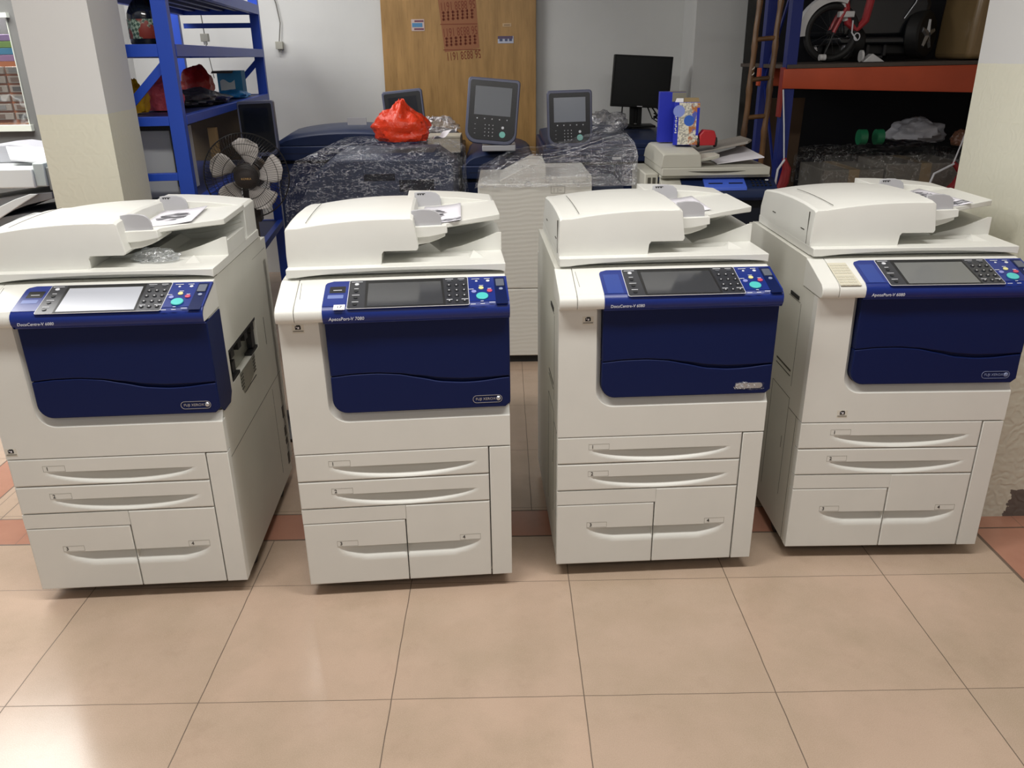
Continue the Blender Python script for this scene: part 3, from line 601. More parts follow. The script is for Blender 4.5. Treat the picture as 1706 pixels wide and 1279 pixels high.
REDB = bagmat('red_thin_plastic_bag', 'B02A26'); ORB = bagmat('orange_red_plastic_bag', 'E2401C'); YEB = bagmat('yellow_printed_bag', 'D9A91E'); GRB = bagmat('dark_grey_bag', '3A3A44'); PINKB = bagmat('pink_red_plastic_bag', 'D86070')
crumple('plastic_bag', 'red and blue plastic bag on the shelf just behind the front blue post', 'bag', PINKB, shl(-.20,.48,1.335), .088,.08,.085, 5, .3, group='bags on the blue shelf')
crumple('plastic_bag', 'dark red plastic bag heaped against the inner side of the blue shelf post', 'bag', REDB, shl(-.27,1.5,1.335), .085,.09,.105, 9, .2, group='bags on the blue shelf')
crumple('plastic_bag', 'yellow and white printed bag poking out past the pillar edge', 'bag', YEB, shl(-.275,.30,1.335), .055,.07,.08, 14, .4, group='bags on the blue shelf')
crumple('cloth_bundle', 'dark grey bundle of cables and bags along the shelf below the red bag', 'bundle', GRB, shl(-.19,.98,1.333), .15,.30,.045, 21, 0, .35)
crumple('plastic_packet', 'flat light blue packet on the shelf near its far end', 'packet', bagmat('light_blue_packet', '2E86C8'), shl(-.13,1.75,1.333), .085,.12,.028, 25, 0, .25)
cb = thing('carton', 'small blue and white carton standing far back on the blue shelf', 'box', shl(-.17,2.0,1.333), .05)
box('carton_body', mat('blue_carton_print', '2A7FA8', .5), cb, -.075,.075,-.05,.05,0,.15, .002); MB().grid(lambda u, v: (-.06+.09*u, -.0508, .02+.07*v+.01*sin(7*u)), 8, 4).build('carton_print', mat_get('pale_carton_print','C9D2CE'), cb)
MB().add([(-.1,-.052,.15),(.03,-.052,.15),(.03,-.085,.135),(-.1,-.085,.135)], [(0,1,2,3)]).build('carton_flap', mat_get('kraft_flap','8C8474'), cb)
CABLE = mat('grey_cable', '6A6862', .5); PLUG = mat('grey_plug', 'A6A498', .5)
def plugcable(label, pts, tail, rz):
    t = thing('charger_cable', label, 'cable', pts[-1]); o = Vector(pts[-1])
    MB().tube([Vector(q)-o for q in pts], .004, 6).build('cord', CABLE, t)
    MB().box(-.025,.025,-.018,.018,-.05,.0).box(-.012,-.006,-.004,.004,-.07,-.05).box(.006,.012,-.004,.004,-.07,-.05).build('plug', PLUG, t, .002)
    if tail: MB().tube([(0,0,-.05)]+[Vector(q)-o for q in tail], .003, 6).build('lower_cord', CABLE, t)
    return t
plugcable('grey plug hanging on its cord behind the blue shelf', [(-2.01,5.95,2.4),(-2.0,5.95,1.95),(-1.99,5.95,1.71)], [(-1.985,5.95,1.6),(-1.965,5.95,1.43)], 0)
plugcable('grey charger hanging on the back wall between the shelf and the plywood board', [(-1.60,6.235,2.05),(-1.56,6.232,1.9),(-1.545,6.23,1.78),(-1.565,6.225,1.66)], None, 0)

# ------------------------------------------------------------------ plywood board with stencils and stickers
k = NT('varnished_plywood'); c = k.co(); w1 = k.noise(5, 5, rough=.62, stretch=(3.2, 1, .42)); w2 = k.noise(26, 4, stretch=(4, 1, .25))
col = k.mix(k.ramp(w1, .3, .72), hexc('B48C55'), hexc('92703F')); col = k.mix(k.math('MULTIPLY', k.ramp(w2, .55, .75), .35), col, hexc('6B4A28'))
k.put(k.b.inputs['Base Color'], col); k.b.inputs['Roughness'].default_value = .4; PLY = k.m
bd = thing('plywood_board', 'tall varnished plywood board with red stencilled phone numbers, leaning on the back wall', 'board', (0,0,0))
prism('board_panel', PLY, bd, [(-.850,.0),(.240,.0),(.246,2.6),(-.826,2.6)], 'y', 6.19, 6.215, .002)
STAMP = mat('red_brown_stencil_ink', '7A3A22', .7); STB = mat('faded_red_stencil_ground', '94603E', .6)
def stamp(z, x, digits, tilt):
    M = Matrix.Translation((x, 6.189, z)) @ Matrix.Rotation(pi, 4, 'Y') @ FRONT
    M = Matrix.Translation((x, 6.189, z)) @ Matrix.Rotation(-tilt, 4, 'Y') @ Matrix.Rotation(pi, 4, 'Y') @ FRONT
    o = lettering('stencil_number', digits, STAMP, bd, M, width=.235, size=.06, align='CENTER')
    for v in o.data.vertices: v.co.y *= 1.75
    return o
for z, x, g_ in ((1.900,-.30,None),(1.735,-.29,None),(1.580,-.27,None)): stamp(z, x, '56 8838 1611', .07)
gb = MB()
for zc, xc in ((1.805,-.295),(1.640,-.28)):
    for i in range(7): 
        x = xc-.115+.033*i
        for j in range(3): gb.box(x+.003*(j%2), x+.022-.004*(i%2), 6.1885, 6.1905, zc-.025+.021*j+.0022*i, zc-.012+.021*j+.0022*i)
        gb.box(x+.008, x+.013, 6.1885, 6.1905, zc-.03+.0022*i, zc+.035+.0022*i)
    gb.box(xc-.13, xc+.13, 6.1885, 6.1905, zc-.052, zc-.047)
gb.build('stencil_strokes', STAMP, bd)
gb = MB(); gb.add([(-.44,6.1893,1.97),(-.175,6.1893,1.97),(-.155,6.1893,1.60),(-.40,6.1893,1.575)], [(0,1,2,3)]); gb.build('stencil_ground', STB, bd)
def sticker(x0, x1, z0, z1, h, bands, name='board_sticker'):
    s = box(name, mat_get('sticker_'+h, h), bd, x0, x1, 6.1875, 6.1905, z0, z1)
    for a, b, c2, d, hh in bands: box('sticker_print', mat_get('sticker_ink_'+hh, hh), s, x0+(x1-x0)*a, x0+(x1-x0)*b, 6.1866, 6.189, z0+(z1-z0)*c2, z0+(z1-z0)*d)
sticker(-.625,-.535,1.715,1.79,'C9B4AC',[(.06,.85,.33,.68,'4F86B0'),(.25,.95,.76,.92,'7A4A5A'),(.2,.95,.08,.24,'7A4A5A')])
sticker(.01,.070,1.735,1.757,'C2A47E',[(.15,.85,.3,.7,'9A7E5C')])
sticker(-.025,.085,1.628,1.675,'B9BCCB',[(0,.95,.62,1,'5A4A66'),(.1,.3,.3,.6,'4A5272'),(.45,.62,.3,.6,'4A5272'),(.72,.9,.3,.62,'4A5272')])

# ------------------------------------------------------------------ navy production printers at the back
NAVY = mat('navy_printer_plastic', '1C2A4E', .4, spec=.4); NAVY2 = mat('slate_printer_plastic', '3A4258', .45); NDARK = mat('near_black_navy', '0E1424', .5)
UIF = mat('slate_console_frame', '5A5E74', .3); UIB = mat('black_console_face', '1C1E22', .25)
def console(parent, x, y, z0, w, h, tilt, lean, lit, wedge=.06, buttons=True):
    """A tall operator console: rounded frame, face, screen, key rows, arm."""
    M = Matrix.Translation((x,y,z0)) @ Matrix.Rotation(tilt, 4, 'Y') @ Matrix.Rotation(-lean, 4, 'X')
    def fr(w, h, r): 
        pts = []
        for cx, cz, a, rr in ((w/2-r[0],r[0],-90,r[0]),(w/2-r[1],h-r[1],0,r[1]),(-w/2+r[1],h-r[1],90,r[1]),(-w/2+r[0],r[0],180,r[0])):
            pts += [(cx+rr*cos(radians(a+18*k)), cz+rr*sin(radians(a+18*k))) for k in range(6)]
        return pts
    f = MB().prism(fr(w,h,(w*.22,w*.07)),'y',-.012,.03).xf(M).build('operator_console', UIF, parent, .006, 3)
    inn = [(a*.90,.022+b*(h-.038)/h) for a, b in fr(w,h,(w*.2,w*.05))]
    MB().prism(inn,'y',-.0145,-.010).xf(M).build('console_face', UIB, f, .001)
    sw = w*.70
    MB().prism([(-sw/2,h*.44),(sw/2,h*.44),(sw/2,h*.87),(-sw/2,h*.87)],'y',-.0158,-.012).xf(M).build('console_screen', lit, f)
    if buttons:
        for i in range(5): MB().prism([(-sw/2+.02+(sw-.02)*i/4.4+.004*cos(a),h*.385+.004*sin(a)) for a in (0,1.05,2.1,3.14,4.2,5.2)],'y',-.0160,-.014).xf(M).build('console_key', PRINT if i == 0 else GUIDE, f)
        MB().prism([(-.085*w/.29*0-.0+w*.02+.0,0)]*0 or [(w*.22+.018*cos(2*pi*k/16),h*.16+.018*sin(2*pi*k/16)) for k in range(16)],'y',-.0175,-.014).xf(M).build('console_start_button', mat_get('pale_teal_button','7FC8BC'), f)
        MB().prism([(w*.22+.008*cos(2*pi*k/10),h*.265+.008*sin(2*pi*k/10)) for k in range(10)],'y',-.0165,-.014).xf(M).build('console_clear_button', PRINT, f)
        kk = MB()
        for i in range(3):
            for j in range(4): kk.prism([(-w*.12+w*.075*i-.0025,h*.125+h*.055*j-.002),(-w*.12+w*.075*i+.0025,h*.125+h*.055*j-.002),(-w*.12+w*.075*i+.0025,h*.125+h*.055*j+.003),(-w*.12+w*.075*i-.0025,h*.125+h*.055*j+.003)],'y',-.0158,-.014)
        ks = MB()
        for j in range(3): ks.prism([(-w*.33,h*.15+h*.07*j),(-w*.30,h*.15+h*.07*j),(-w*.30,h*.155+h*.07*j),(-w*.33,h*.155+h*.07*j)],'y',-.0158,-.014)
        kk.xf(M).build('console_key_print', GUIDE, f); ks.xf(M).build('console_side_key_print', GUIDE, f)
    return f
def navy_printer(label, x0, x1, y0, y1, zt, dome=.06, m=NAVY):
    t = thing('production_printer', label, 'printer', ((x0+x1)/2, (y0+y1)/2, 0), 0, 'navy production printers along the back')
    a, b, c, d = (x0-x1)/2, (x1-x0)/2, (y0-y1)/2, (y1-y0)/2
    box('cabinet', NDARK, t, a, b, c+.03, d, .06, zt-.19, .004); box('plinth', DARK, t, a+.03, b-.03, c+.06, d-.03, 0, .06)
    w = b-a
    box('front_door', m, t, a+.01, a+w*.5-.004, c, c+.03, .12, zt-.21, .004); box('front_door', m, t, a+w*.5+.004, b-.01, c, c+.03, .12, zt-.21, .004)
    box('scanner_deck', m, t, a, b, c-.02, d, zt-.19, zt-.11, .008)
    cov = MB().loft([[(a+.02,y,zt-.108)]+[(a+.02+(w-.04)*i/16,y,zt-.085+dz+dome*(1-(2*i/16-1)**2)**.6) for i in range(17)]+[(b-.02,y,zt-.108)] for y, dz in ((c,-.02),(c+.03,0),(d-.1,.02),(d-.02,0))]).build('feeder_cover', m, t, .004)
    MB().box(a+.04,b-.04,c-.021,c-.019,zt-.152,zt-.149).build('deck_seam', NDARK, t); MB().box(-.02,.03,c-.0225,c-.019,zt-.175,zt-.160).build('maker_badge', GUIDE, t)
    return t
U0 = mat('unlit_blue_grey_screen', '10151F', .2); U1 = mat('grey_reflecting_screen', '6C7076', .2); U2 = mat('pale_reflecting_screen', '868B94', .15)
n1 = navy_printer('navy printer with a tall black console, standing behind the pedestal fan', -1.33, -.47, 4.9, 5.35, 1.185)
console(n1, -.425, -.50, 1.05, .195, .29, -.03, .05, U0, buttons=False)
box('console_arm', NDARK, n1, -.44, -.40, -.47, -.2, .92, 1.06, .004)
MB().box(.0,.11,-.18,-.172,1.185,1.225).build('paper_stop', GUIDE, n1)
n2 = navy_printer('navy printer half hidden behind the red-orange bag, with a black console', -.86, -.27, 5.5, 6.1, 1.10)
console(n2, -.052, -.30, 1.03, .26, .325, -.09, .12, U0, buttons=False); box('console_arm', NDARK, n2, -.09, -.03, -.27, -.1, .95, 1.06, .004)
n3 = navy_printer('navy printer in front of the plywood board, with the largest grey console', -.25, .20, 5.08, 5.9, 1.04)
console(n3, -.052, -.49, 1.06, .305, .37, .095, .16, U1); box('console_arm', GUIDE, n3, -.10, .10, -.50, -.3, 1.02, 1.055, .006)
n4 = navy_printer('navy printer under the black flat monitor, with a pale-screened console', .24, 1.12, 5.08, 6.1, 1.13, .02)
console(n4, -.275, -.50, 1.03, .27, .325, -.02, .14, U2); box('console_arm', NDARK, n4, -.32, -.24, -.48, -.2, .98, 1.04, .006)
# monitor
mo = thing('flat_monitor', 'black flat monitor on the navy printer at the back wall', 'monitor', (.92, 5.8, 1.085), 0)
BLKM = mat('black_monitor_plastic', '070808', .5, spec=.25)
Mm = Matrix.Rotation(.055, 4, 'Y') @ Matrix.Rotation(-.03, 4, 'X')
MB().box(-.196,.196,-.02,.03,.125,.452).xf(Mm).build('bezel', BLKM, mo, .004); MB().box(-.182,.182,-.0215,-.018,.142,.438).xf(Mm).build('screen', mat('black_monitor_screen', '050707', .35, spec=.3), mo)
MB().box(-.018,.018,-.0215,-.018,.130,.135).xf(Mm).build('maker_badge', GUIDE, mo)
MB().box(-.05,-.02,.02,.05,.01,.2).box(.0,.03,.02,.05,.01,.2).box(-.05,.03,.035,.05,.02,.2).build('stand_neck', BLKM, mo, .003); box('stand_foot', BLKM, mo, -.11, .11, -.09, .1, .0, .014, .004)
mc = MB()
for s in range(3):
    rng = random.Random(s+4); mc.tube([(.04+.03*s,.03,.20),(.07+.03*s,.02,.12),(.10+.05*s,0,.05),(.16,-.02,.10-.02*s),(.10,-.05,.05+.02*s),(.15+.04*s,-.07,.02),(.20,-.08,.012)], .005, 6)
mc.tube([(-.10,.03,.18),(-.11,.0,.08),(-.13,-.03,.06),(-.17,-.05,.03)], .005, 6); mc.build('monitor_cables', BLKM, mo)
crumple('film_bundle', 'crumpled white film heap beside the monitor stand', 'plastic film', film('white_cloudy_film', 'E8E8EC', .6, 24, .2, None, .5), (.66,5.55,1.085), .13,.12,.07, 31, 0, .4)
crumple('film_bundle', 'crumpled clear film behind the red-orange bag', 'plastic film', film('silver_cloudy_film', 'E8E8EC', .6, 24, .1, None, .3), (-.42,5.42,1.09), .11,.05,.06, 37, 0, .45)
ct = thing('flat_carton', 'low pale cardboard carton beside the largest console', 'box', (-.36,5.2,0)); 
box('carton_tray', mat('pale_grey_card', 'B4AA98', .7), ct, -.10, .10, -.05, .15, 1.0, 1.085, .003); box('carton_lid', mat('pale_grey_card_top', 'C4BCAA', .7), ct, -.102, .102, -.052, .152, 1.085, 1.10, .003); box('carton_stand', NDARK, ct, -.09, .09, .0, .15, 0, 1.0, .003)

# ------------------------------------------------------------------ film-wrapped machines
def shroud(name, label, levels, m, seed, amp=.02, n=72, seg=4):   # open underneath
    """Stretch film pulled round a machine; levels are (z, x0, x1, y0, y1) from floor to top."""
    secs = []
    lv = []
    for (a, b) in zip(levels, levels[1:]): lv += [tuple(a[i]+(b[i]-a[i])*k/seg for i in range(5)) for k in range(seg)]
    lv.append(levels[-1])
    for z, x0, x1, y0, y1 in lv:
        cx, cy, hx, hy = (x0+x1)/2, (y0+y1)/2, (x1-x0)/2, (y1-y0)/2; ring = []
        for k in range(n):
            a = 2*pi*k/n; ca, sa = cos(a), sin(a); q = 1/max(abs(ca), abs(sa)); q = q**.92
            x, y = cx+hx*ca*q, cy+hy*sa*q
            d = amp*(noise.noise(Vector((x*4, y*4, z*5+seed)))+.7*(1-2*abs(noise.noise(Vector((x*9, y*9+seed, z*11))))))
            ring.append((x+d*ca, y+d*sa, z+d*.5))
        secs.append(ring)
    mb = MB().loft(secs, caps=False); mb.f.append(tuple(range(len(mb.v)-n, len(mb.v))))
    o = mb.build(name, m, angle=60); return tag(o, label, 'plastic film')
# slate machine with the red bag
s1 = thing('wrapped_printer', 'low slate-grey printer wrapped in clear film, right behind the copier with the 17 sticker', 'printer', (-.66, 4.55, 0))
box('cabinet', NAVY2, s1, -.42, .40, -.26, .26, .05, .80, .006); box('plinth', DARK, s1, -.40, .38, -.22, .24, 0, .05)
MB().loft([[(-.42,y,.80),(.40,y,.80),(.40,y,1.02+d),(.30,y,1.09+d),(-.20,y,1.085+d),(-.34,y,.98+d)] for y, d in ((-.26,-.03),(-.22,0),(.2,.0),(.26,-.02))]).build('scanner_housing', NAVY2, s1, .006)
box('output_slot', NDARK, s1, -.06, .10, -.263, -.24, .955, .99); box('output_slot', NDARK, s1, .12, .30, -.268, -.24, .90, .96)
FILM1 = film('wrinkled_stretch_film', 'F0F2F8', .95, 22, .05, (1.2,1.2,3.4), .05)
shroud('stretch_film', 'wrinkled clear film wrapped over the slate-grey printer under the red bag', [(.60,-1.13,-.21,4.23,4.86),(.84,-1.13,-.21,4.23,4.86),(.97,-1.12,-.21,4.23,4.86),(1.06,-1.05,-.21,4.23,4.86),(1.118,-.90,-.28,4.25,4.85),(1.135,-.80,-.34,4.34,4.78)], FILM1, 2, .014)
crumple('plastic_bag', 'bright red-orange plastic bag with a pinched peak on the film-wrapped printer', 'bag', ORB, (-.525,4.42,1.142), .135,.11,.105, 51, .75, .22, 56, 34)
MB_ = MB().grid(lambda u, v: (-.365+.12*u+.0*v, 4.36+.16*v, 1.148+.045*u+.012*sin(9*u+4*v)), 12, 8); o = MB_.build('paper_sheet', PAPER); o.modifiers.new('thickness','SOLIDIFY').thickness = .001; tag(o, 'white crumpled sheet beside the red-orange bag on the wrapped printer', 'paper')
# white finisher
k = NT('wrapped_white_cabinet'); c = k.co(); k.b.inputs['Base Color'].default_value = hexc('E2E0D8'); k.b.inputs['Roughness'].default_value = .28; wv = k.n('ShaderNodeTexWave', bands_direction='Z'); wv.inputs['Scale'].default_value = 14; wv.inputs['Distortion'].default_value = 5; wv.inputs['Detail'].default_value = 3; wv.inputs['Detail Scale'].default_value = .8
mp = k.n('ShaderNodeMapping'); mp.inputs['Rotation'].default_value = (0,.12,0); mp.inputs['Scale'].default_value = (.55,1,1); k.t.links.new(c, mp.inputs[0]); k.t.links.new(mp.outputs[0], wv.inputs[0]); k.bump(wv.outputs[0], .16, .004); WRW = k.m
s2 = thing('wrapped_finisher', 'tall white cabinet wrapped tightly in film between the two middle copiers', 'cabinet', (.15, 4.4, 0))
box('lower_body', WRW, s2, -.28, .29, -.28, .28, .045, .415, .006); box('upper_body', WRW, s2, -.28, .29, -.28, .28, .418, .955, .006); box('plinth', DARK, s2, -.26, .27, -.25, .26, .0, .045)
MB().box(.06,.29,-.27,.28,.955,.985).build('top_lip', WRW, s2, .004); prism('top_hood', WRW, s2, [(-.17,.955),(.06,.955),(.06,1.045),(-.01,1.05),(-.17,.97)], 'y', -.27, .10, .004)
st_ = MB()
for x0, x1, z0, z1 in ((.085,.155,.905,.9065),(.085,.155,.94,.9415),(.085,.0865,.905,.94),(.1535,.155,.905,.94),(.10,.1015,.91,.93),(.118,.1195,.91,.93),(.125,.14,.92,.9215)): st_.box(x0,x1,-.2815,-.279,z0,z1)
st_.build('notice_outline', GREYPR, s2)
s3 = thing('wrapped_tray_unit', 'dark tray unit under loose clear film beside the white wrapped cabinet', 'cabinet', (.56, 4.5, 0))
box('tray_cabinet', NDARK, s3, -.10, .07, -.24, .26, .0, .88, .005); box('tray_deck', NAVY2, s3, -.10, .06, -.22, .24, .88, .915, .004)
sf = MB()
secs = []
for y, d in ((4.10,0),(4.14,.012),(4.4,.02),(4.68,.0)):
    pr_f = [(-.145,.93),(-.14,.965),(-.06,1.01),(.02,1.058),(.13,1.075),(.26,1.085),(.38,1.115),(.50,1.150),(.60,1.172),(.645,1.13),(.66,1.08),(.64,1.03),(.60,.99),(.585,.93)]
    fine = []
    for (a, b) in zip(pr_f, pr_f[1:]): fine += [(a[0]+(b[0]-a[0])*k/5, a[1]+(b[1]-a[1])*k/5) for k in range(5)]
    secs.append([(x+.01*noise.noise(Vector((x*14,y*9,z*14))), y+.02*noise.noise(Vector((x*11,z*13,y))), z+d+.010*noise.noise(Vector((x*17,y*7,1)))) for x, z in fine])
sf.loft(secs, closed=False)
n = len(secs[0])
half = n//2     # front curtain of film under the raised edge
cur = [[(x, y-.002+.01*noise.noise(Vector((x*15,z*15,8))), .94+(z-.94)*t) for x, y, z in secs[0]] for t in (1,.75,.5,.25,0)]
sf.loft(cur, closed=False)
for row in (secs[0][12:], secs[1][20:]): sf.tube([Vector(q)+Vector((0,-.003,.002)) for q in row], .0028, 5)
FILMFOLD = mat('thick_film_fold', 'C8CCD2', .15)
tag(sf.build('stretch_film', film('loose_glossy_film', 'E8EAF0', .75, 16, .05, (1,1,3.2), .22), angle=60), 'loose shiny film rising over the top of the white wrapped cabinet', 'plastic film')

# ------------------------------------------------------------------ second-hand multifunction printer with boxes on it
LGREY = mat('grey_ivory_plastic', 'C4C2B6', .5, var=.05); LGD = mat('grey_tray_plastic', '9C968E', .5)
mp_ = thing('multifunction_printer', 'older ivory and navy multifunction printer below the bamboo ladder', 'printer', (.97, 3.88, 0))
box('cabinet', NDARK, mp_, -.23, .30, .02, .5, .05, .92, .005); box('plinth', DARK, mp_, -.2, .27, .06, .46, 0, .05)
box('side_column', LGREY, mp_, -.30, -.235, .06, .45, .05, 1.02, .006); MB().box(-.285,-.27,.058,.062,.6,1.0).box(-.262,-.247,.058,.062,.6,1.0).build('column_slots', SEAM, mp_)
con2 = MB().prism([(-.03,.93),(-.04,.945),(-.035,.96),(.05,1.0),(.06,1.0),(.06,.93)],'x',-.23,-.135).build('cream_console_end', LGREY, mp_, .003)
cn = MB().prism([(-.03,.90),(-.042,.915),(-.04,.94),(-.035,.956),(.05,.996),(.06,.996),(.06,.90)],'x',-.134,.31).build('operating_console', NAVY, mp_, .003)
MB().prism([(-.042,.9485),(-.040,.962),(.036,.998),(.036,.985)],'x',-.03,.165).build('blue_screen_cover', mat('bright_blue_plastic','4A6AD8',.4), cn, .002)
MB().box(-.01,.055,-.012,-.006,.977,.981).box(.085,.15,-.012,-.006,.977,.981).build('cover_slots', NDARK, cn)
kk = MB()
for i in range(5):
    for j in range(3): kk.box(.195+.02*i,.204+.02*i,-.022+.02*j,-.014+.02*j,.966+.0094*j,.972+.0094*j)
kk.build('console_keys', DARK, cn); MB().box(.262,.276,.012,.022,.985,.991).build('start_key', PRINT, cn)
box('scanner_deck', LGREY, mp_, -.232, .285, .02, .5, 1.0, 1.012, .003)
ld = box('document_cover', LGREY, mp_, -.23, .275, -.005, .5, 1.013, 1.05, .004)
MB().prism([(-.11,1.0345)]+[(-.11+.27*i/12,1.0345-.009*(1-(2*i/12-1)**2)) for i in range(13)],'y',-.0065,-.003).build('cover_grip', SEAM, ld)
fd2 = MB().loft([[(-.235,y,1.05),(-.228,y,1.112+d),(-.215,y,1.118+d),(-.06,y,1.118+d),(-.052,y,1.11+d),(-.046,y,1.05)] for y, d in ((.0,-.006),(.01,0),(.25,.016),(.42,.010),(.5,-.02))]).build('document_feeder', LGREY, mp_, .003)
MB().add([(-.05,.03,1.085),(.02,.03,1.098),(.045,.04,1.104),(.04,.12,1.106),(-.05,.14,1.098),(-.05,.03,1.073),(.02,.03,1.082),(.045,.04,1.09),(.04,.12,1.09),(-.05,.14,1.085)], [(0,1,2,3,4),(5,6,7,8,9),(0,1,6,5),(1,2,7,6),(2,3,8,7),(3,4,9,8),(4,0,5,9)]).build('feeder_lip', LGREY, mp_, .002)
MB().add([(-.045,.16,1.10),(.20,.14,1.152),(.235,.20,1.155),(.235,.40,1.155),(-.045,.40,1.10),(-.045,.16,1.092),(.20,.14,1.14),(.235,.20,1.145),(.235,.40,1.145),(-.045,.40,1.092)], [(0,1,2,3,4),(5,6,7,8,9),(0,1,6,5),(1,2,7,6),(2,3,8,7),(3,4,9,8),(4,0,5,9)]).build('feed_tray', LGD, mp_, .002)
tag((lambda o: o)(MB().add([(1.02,3.98,1.052),(1.235,3.95,1.083),(1.20,4.20,1.110),(1.02,4.22,1.060),(1.02,3.98,1.056),(1.235,3.95,1.087),(1.20,4.20,1.114),(1.02,4.22,1.064)],[(0,1,2,3),(4,5,6,7),(0,1,5,4),(1,2,6,5),(2,3,7,6),(3,0,4,7)]).build('paper_stack', PAPER)), 'thin stack of printed sheets left under the feed tray of the older printer', 'paper')
# boxes on the feeder
k = NT('carton_front_print'); c = k.co(); x, y, z = k.xyz(c); nz = k.noise(34, 4); nz2 = k.noise(18, 2)
right = k.math('GREATER_THAN', x, .012)
base = k.mix(k.math('MULTIPLY', k.ramp(k.noise(120, 2), .5, .55), .6), hexc('E2DDCC'), hexc('6A6C70'))
base = k.mix(k.math('MULTIPLY', right, k.ramp(nz, .5, .58)), base, hexc('B8703A')); base = k.mix(k.math('MULTIPLY', right, k.ramp(nz2, .58, .62)), base, hexc('5560B8'))
d2_ = k.math('ADD', k.math('POWER', k.math('SUBTRACT', x, .012), 2), k.math('POWER', k.math('SUBTRACT', z, .112), 2)); base = k.mix(k.math('LESS_THAN', d2_, .0006), base, hexc('2F62C4'))
k.put(k.b.inputs['Base Color'], base); k.b.inputs['Roughness'].default_value = .45; CARTP = k.m
CB = mat('bright_blue_carton', '1E2EB8', .4)
bx = thing('parts_carton', 'blue and white printed carton standing open on the older printer', 'box', (.872, 4.03, 1.1375), -.18, 'blue cartons on the older printer')
sd = box('carton_body', CB, bx, -.058, .058, -.002, .09, 0, .195, .001); box('carton_front', CARTP, sd, -.0375, .058, -.0035, -.001, .002, .193)
MB().lathe([(.0001,-.004),(.027,-.004),(.027,-.0035)], 24, (-.0375,0,.155), 'y').build('carton_disc', mat_get('pale_blue_disc','8A9AE0'), sd)
box('carton_side_print', CB, sd, .046, .0585, -.0042, -.001, .045, .17)
MB().add([(-.058,-.002,.195),(-.02,-.002,.195),(-.02,.01,.212),(-.052,.01,.212)], [(0,1,2,3)]).build('carton_flap', PAPER, bx); MB().add([(-.02,.0,.195),(.056,.0,.195),(.05,.02,.214),(-.015,.02,.214)], [(0,1,2,3)]).build('carton_flap', mat_get('kraft_flap_inside','96825E'), bx)
cw = MB()
for i in range(9): cw.box(-.0535+.003*(i%2), -.0435-.002*(i%3), -.0042, -.0015, .055+.009*i, .060+.009*i+.002*(i%2))
cw.build('carton_side_script', PRINT, bx)
b2 = thing('parts_carton', 'taller plain blue carton partly hidden behind the open printed carton', 'box', (.838, 4.18, 1.1375), -.1, 'blue cartons on the older printer')
box('carton_body', CB, b2, -.07, .055, 0, .08, 0, .235, .001); MB().add([(-.02,-.001,.235),(.055,-.001,.235),(.055,.05,.238),(-.02,.05,.238)], [(0,1,2,3)]).build('carton_flap', mat_get('kraft_flap','8C8474'), b2); box('carton_label', mat_get('mottled_label','8E8A78'), b2, -.01, .055, -.002, 0, .19, .233)
tp = thing('tape_dispenser', 'small red handheld dispenser next to the printed carton', 'dispenser', (.972, 4.0, 1.129))
prism('dispenser_body', mat('red_glossy_plastic','B4262E',.35), tp, [(-.036,.008),(.036,.008),(.040,.05),(.03,.075),(-.02,.08),(-.038,.055)], 'y', 0, .05, .004); MB().lathe([(.001,-.006),(.022,-.006),(.024,0),(.022,.006),(.001,.006)], 16, (.042,.025,.022), 'x').lathe([(.001,-.006),(.022,-.006),(.024,0),(.022,.006),(.001,.006)], 16, (-.04,.025,.022), 'x').build('dispenser_rollers', RUBBER, tp)

# ------------------------------------------------------------------ bamboo ladder and pallet rack
k = NT('aged_bamboo'); c = k.co(); k.put(k.b.inputs['Base Color'], k.mix(k.ramp(k.noise(9, 4, stretch=(2,2,.5)), .35, .7), hexc('6A4A2A'), hexc('3E2A18'))); k.b.inputs['Roughness'].default_value = .3; BAM = k.m
la = thing('bamboo_ladder', 'bamboo ladder leaning against the rack with the orange beam', 'ladder', (1.28, 4.42, 0))
def pole(xb, xt, rad):
    pts, rs = [], []
    for i in range(0, 74):
        z = i*.035; t = z/2.55; node = (i % 6 == 3)
        pts.append((xb+(xt-xb)*t+.0016*sin(i*.9), .2*t, z)); rs.append(rad*(1.22 if node else 1)*(1-.18*t))
    return MB().tube(pts, rs, 12)
pole(-.052,.083,.016).build('rail', BAM, la); pole(.056,.19,.016).build('rail', BAM, la)
for i, z in enumerate((.40,.63,.83,1.03,1.229,1.417,1.611,1.81,2.02,2.25)):
    t = z/2.55; MB().tube([(-.052+.135*t-.01,.2*t,z-.006),(.0+.135*t,.2*t,z),(.056+.135*t+.01,.2*t,z+.004)], .012, 10).build('rung', BAM, la)
MB().tube([(.03+.005*cos(a*.8),.105+.012*sin(a*.8),1.42+.0035*a) for a in range(18)], .003, 6).build('binding', mat_get('pale_twine','B0A898'), la)
RKB = mat('rack_blue_paint', '14246E', .4); ORG = mat('orange_beam_paint', 'BC4E2C', .5, var=.15); CHIP = mat('dark_deck_board', '4A4038', .7)
rk = thing('pallet_rack', 'heavy pallet rack with blue uprights and an orange beam, behind the copiers', 'rack', (1.48, 4.6, 0))
for y in (0, .42): prism('upright', RKB, rk, [(.025,y),(.082,y),(.082,y+.06),(.070,y+.06),(.070,y+.012),(.037,y+.012),(.037,y+.06),(.025,y+.06)], 'z', 0, 2.6, .001)
for y in (0, .42): box('upright', RKB, rk, 1.42, 1.48, y, y+.06, 0, 2.6, .002)
b_ = MB()
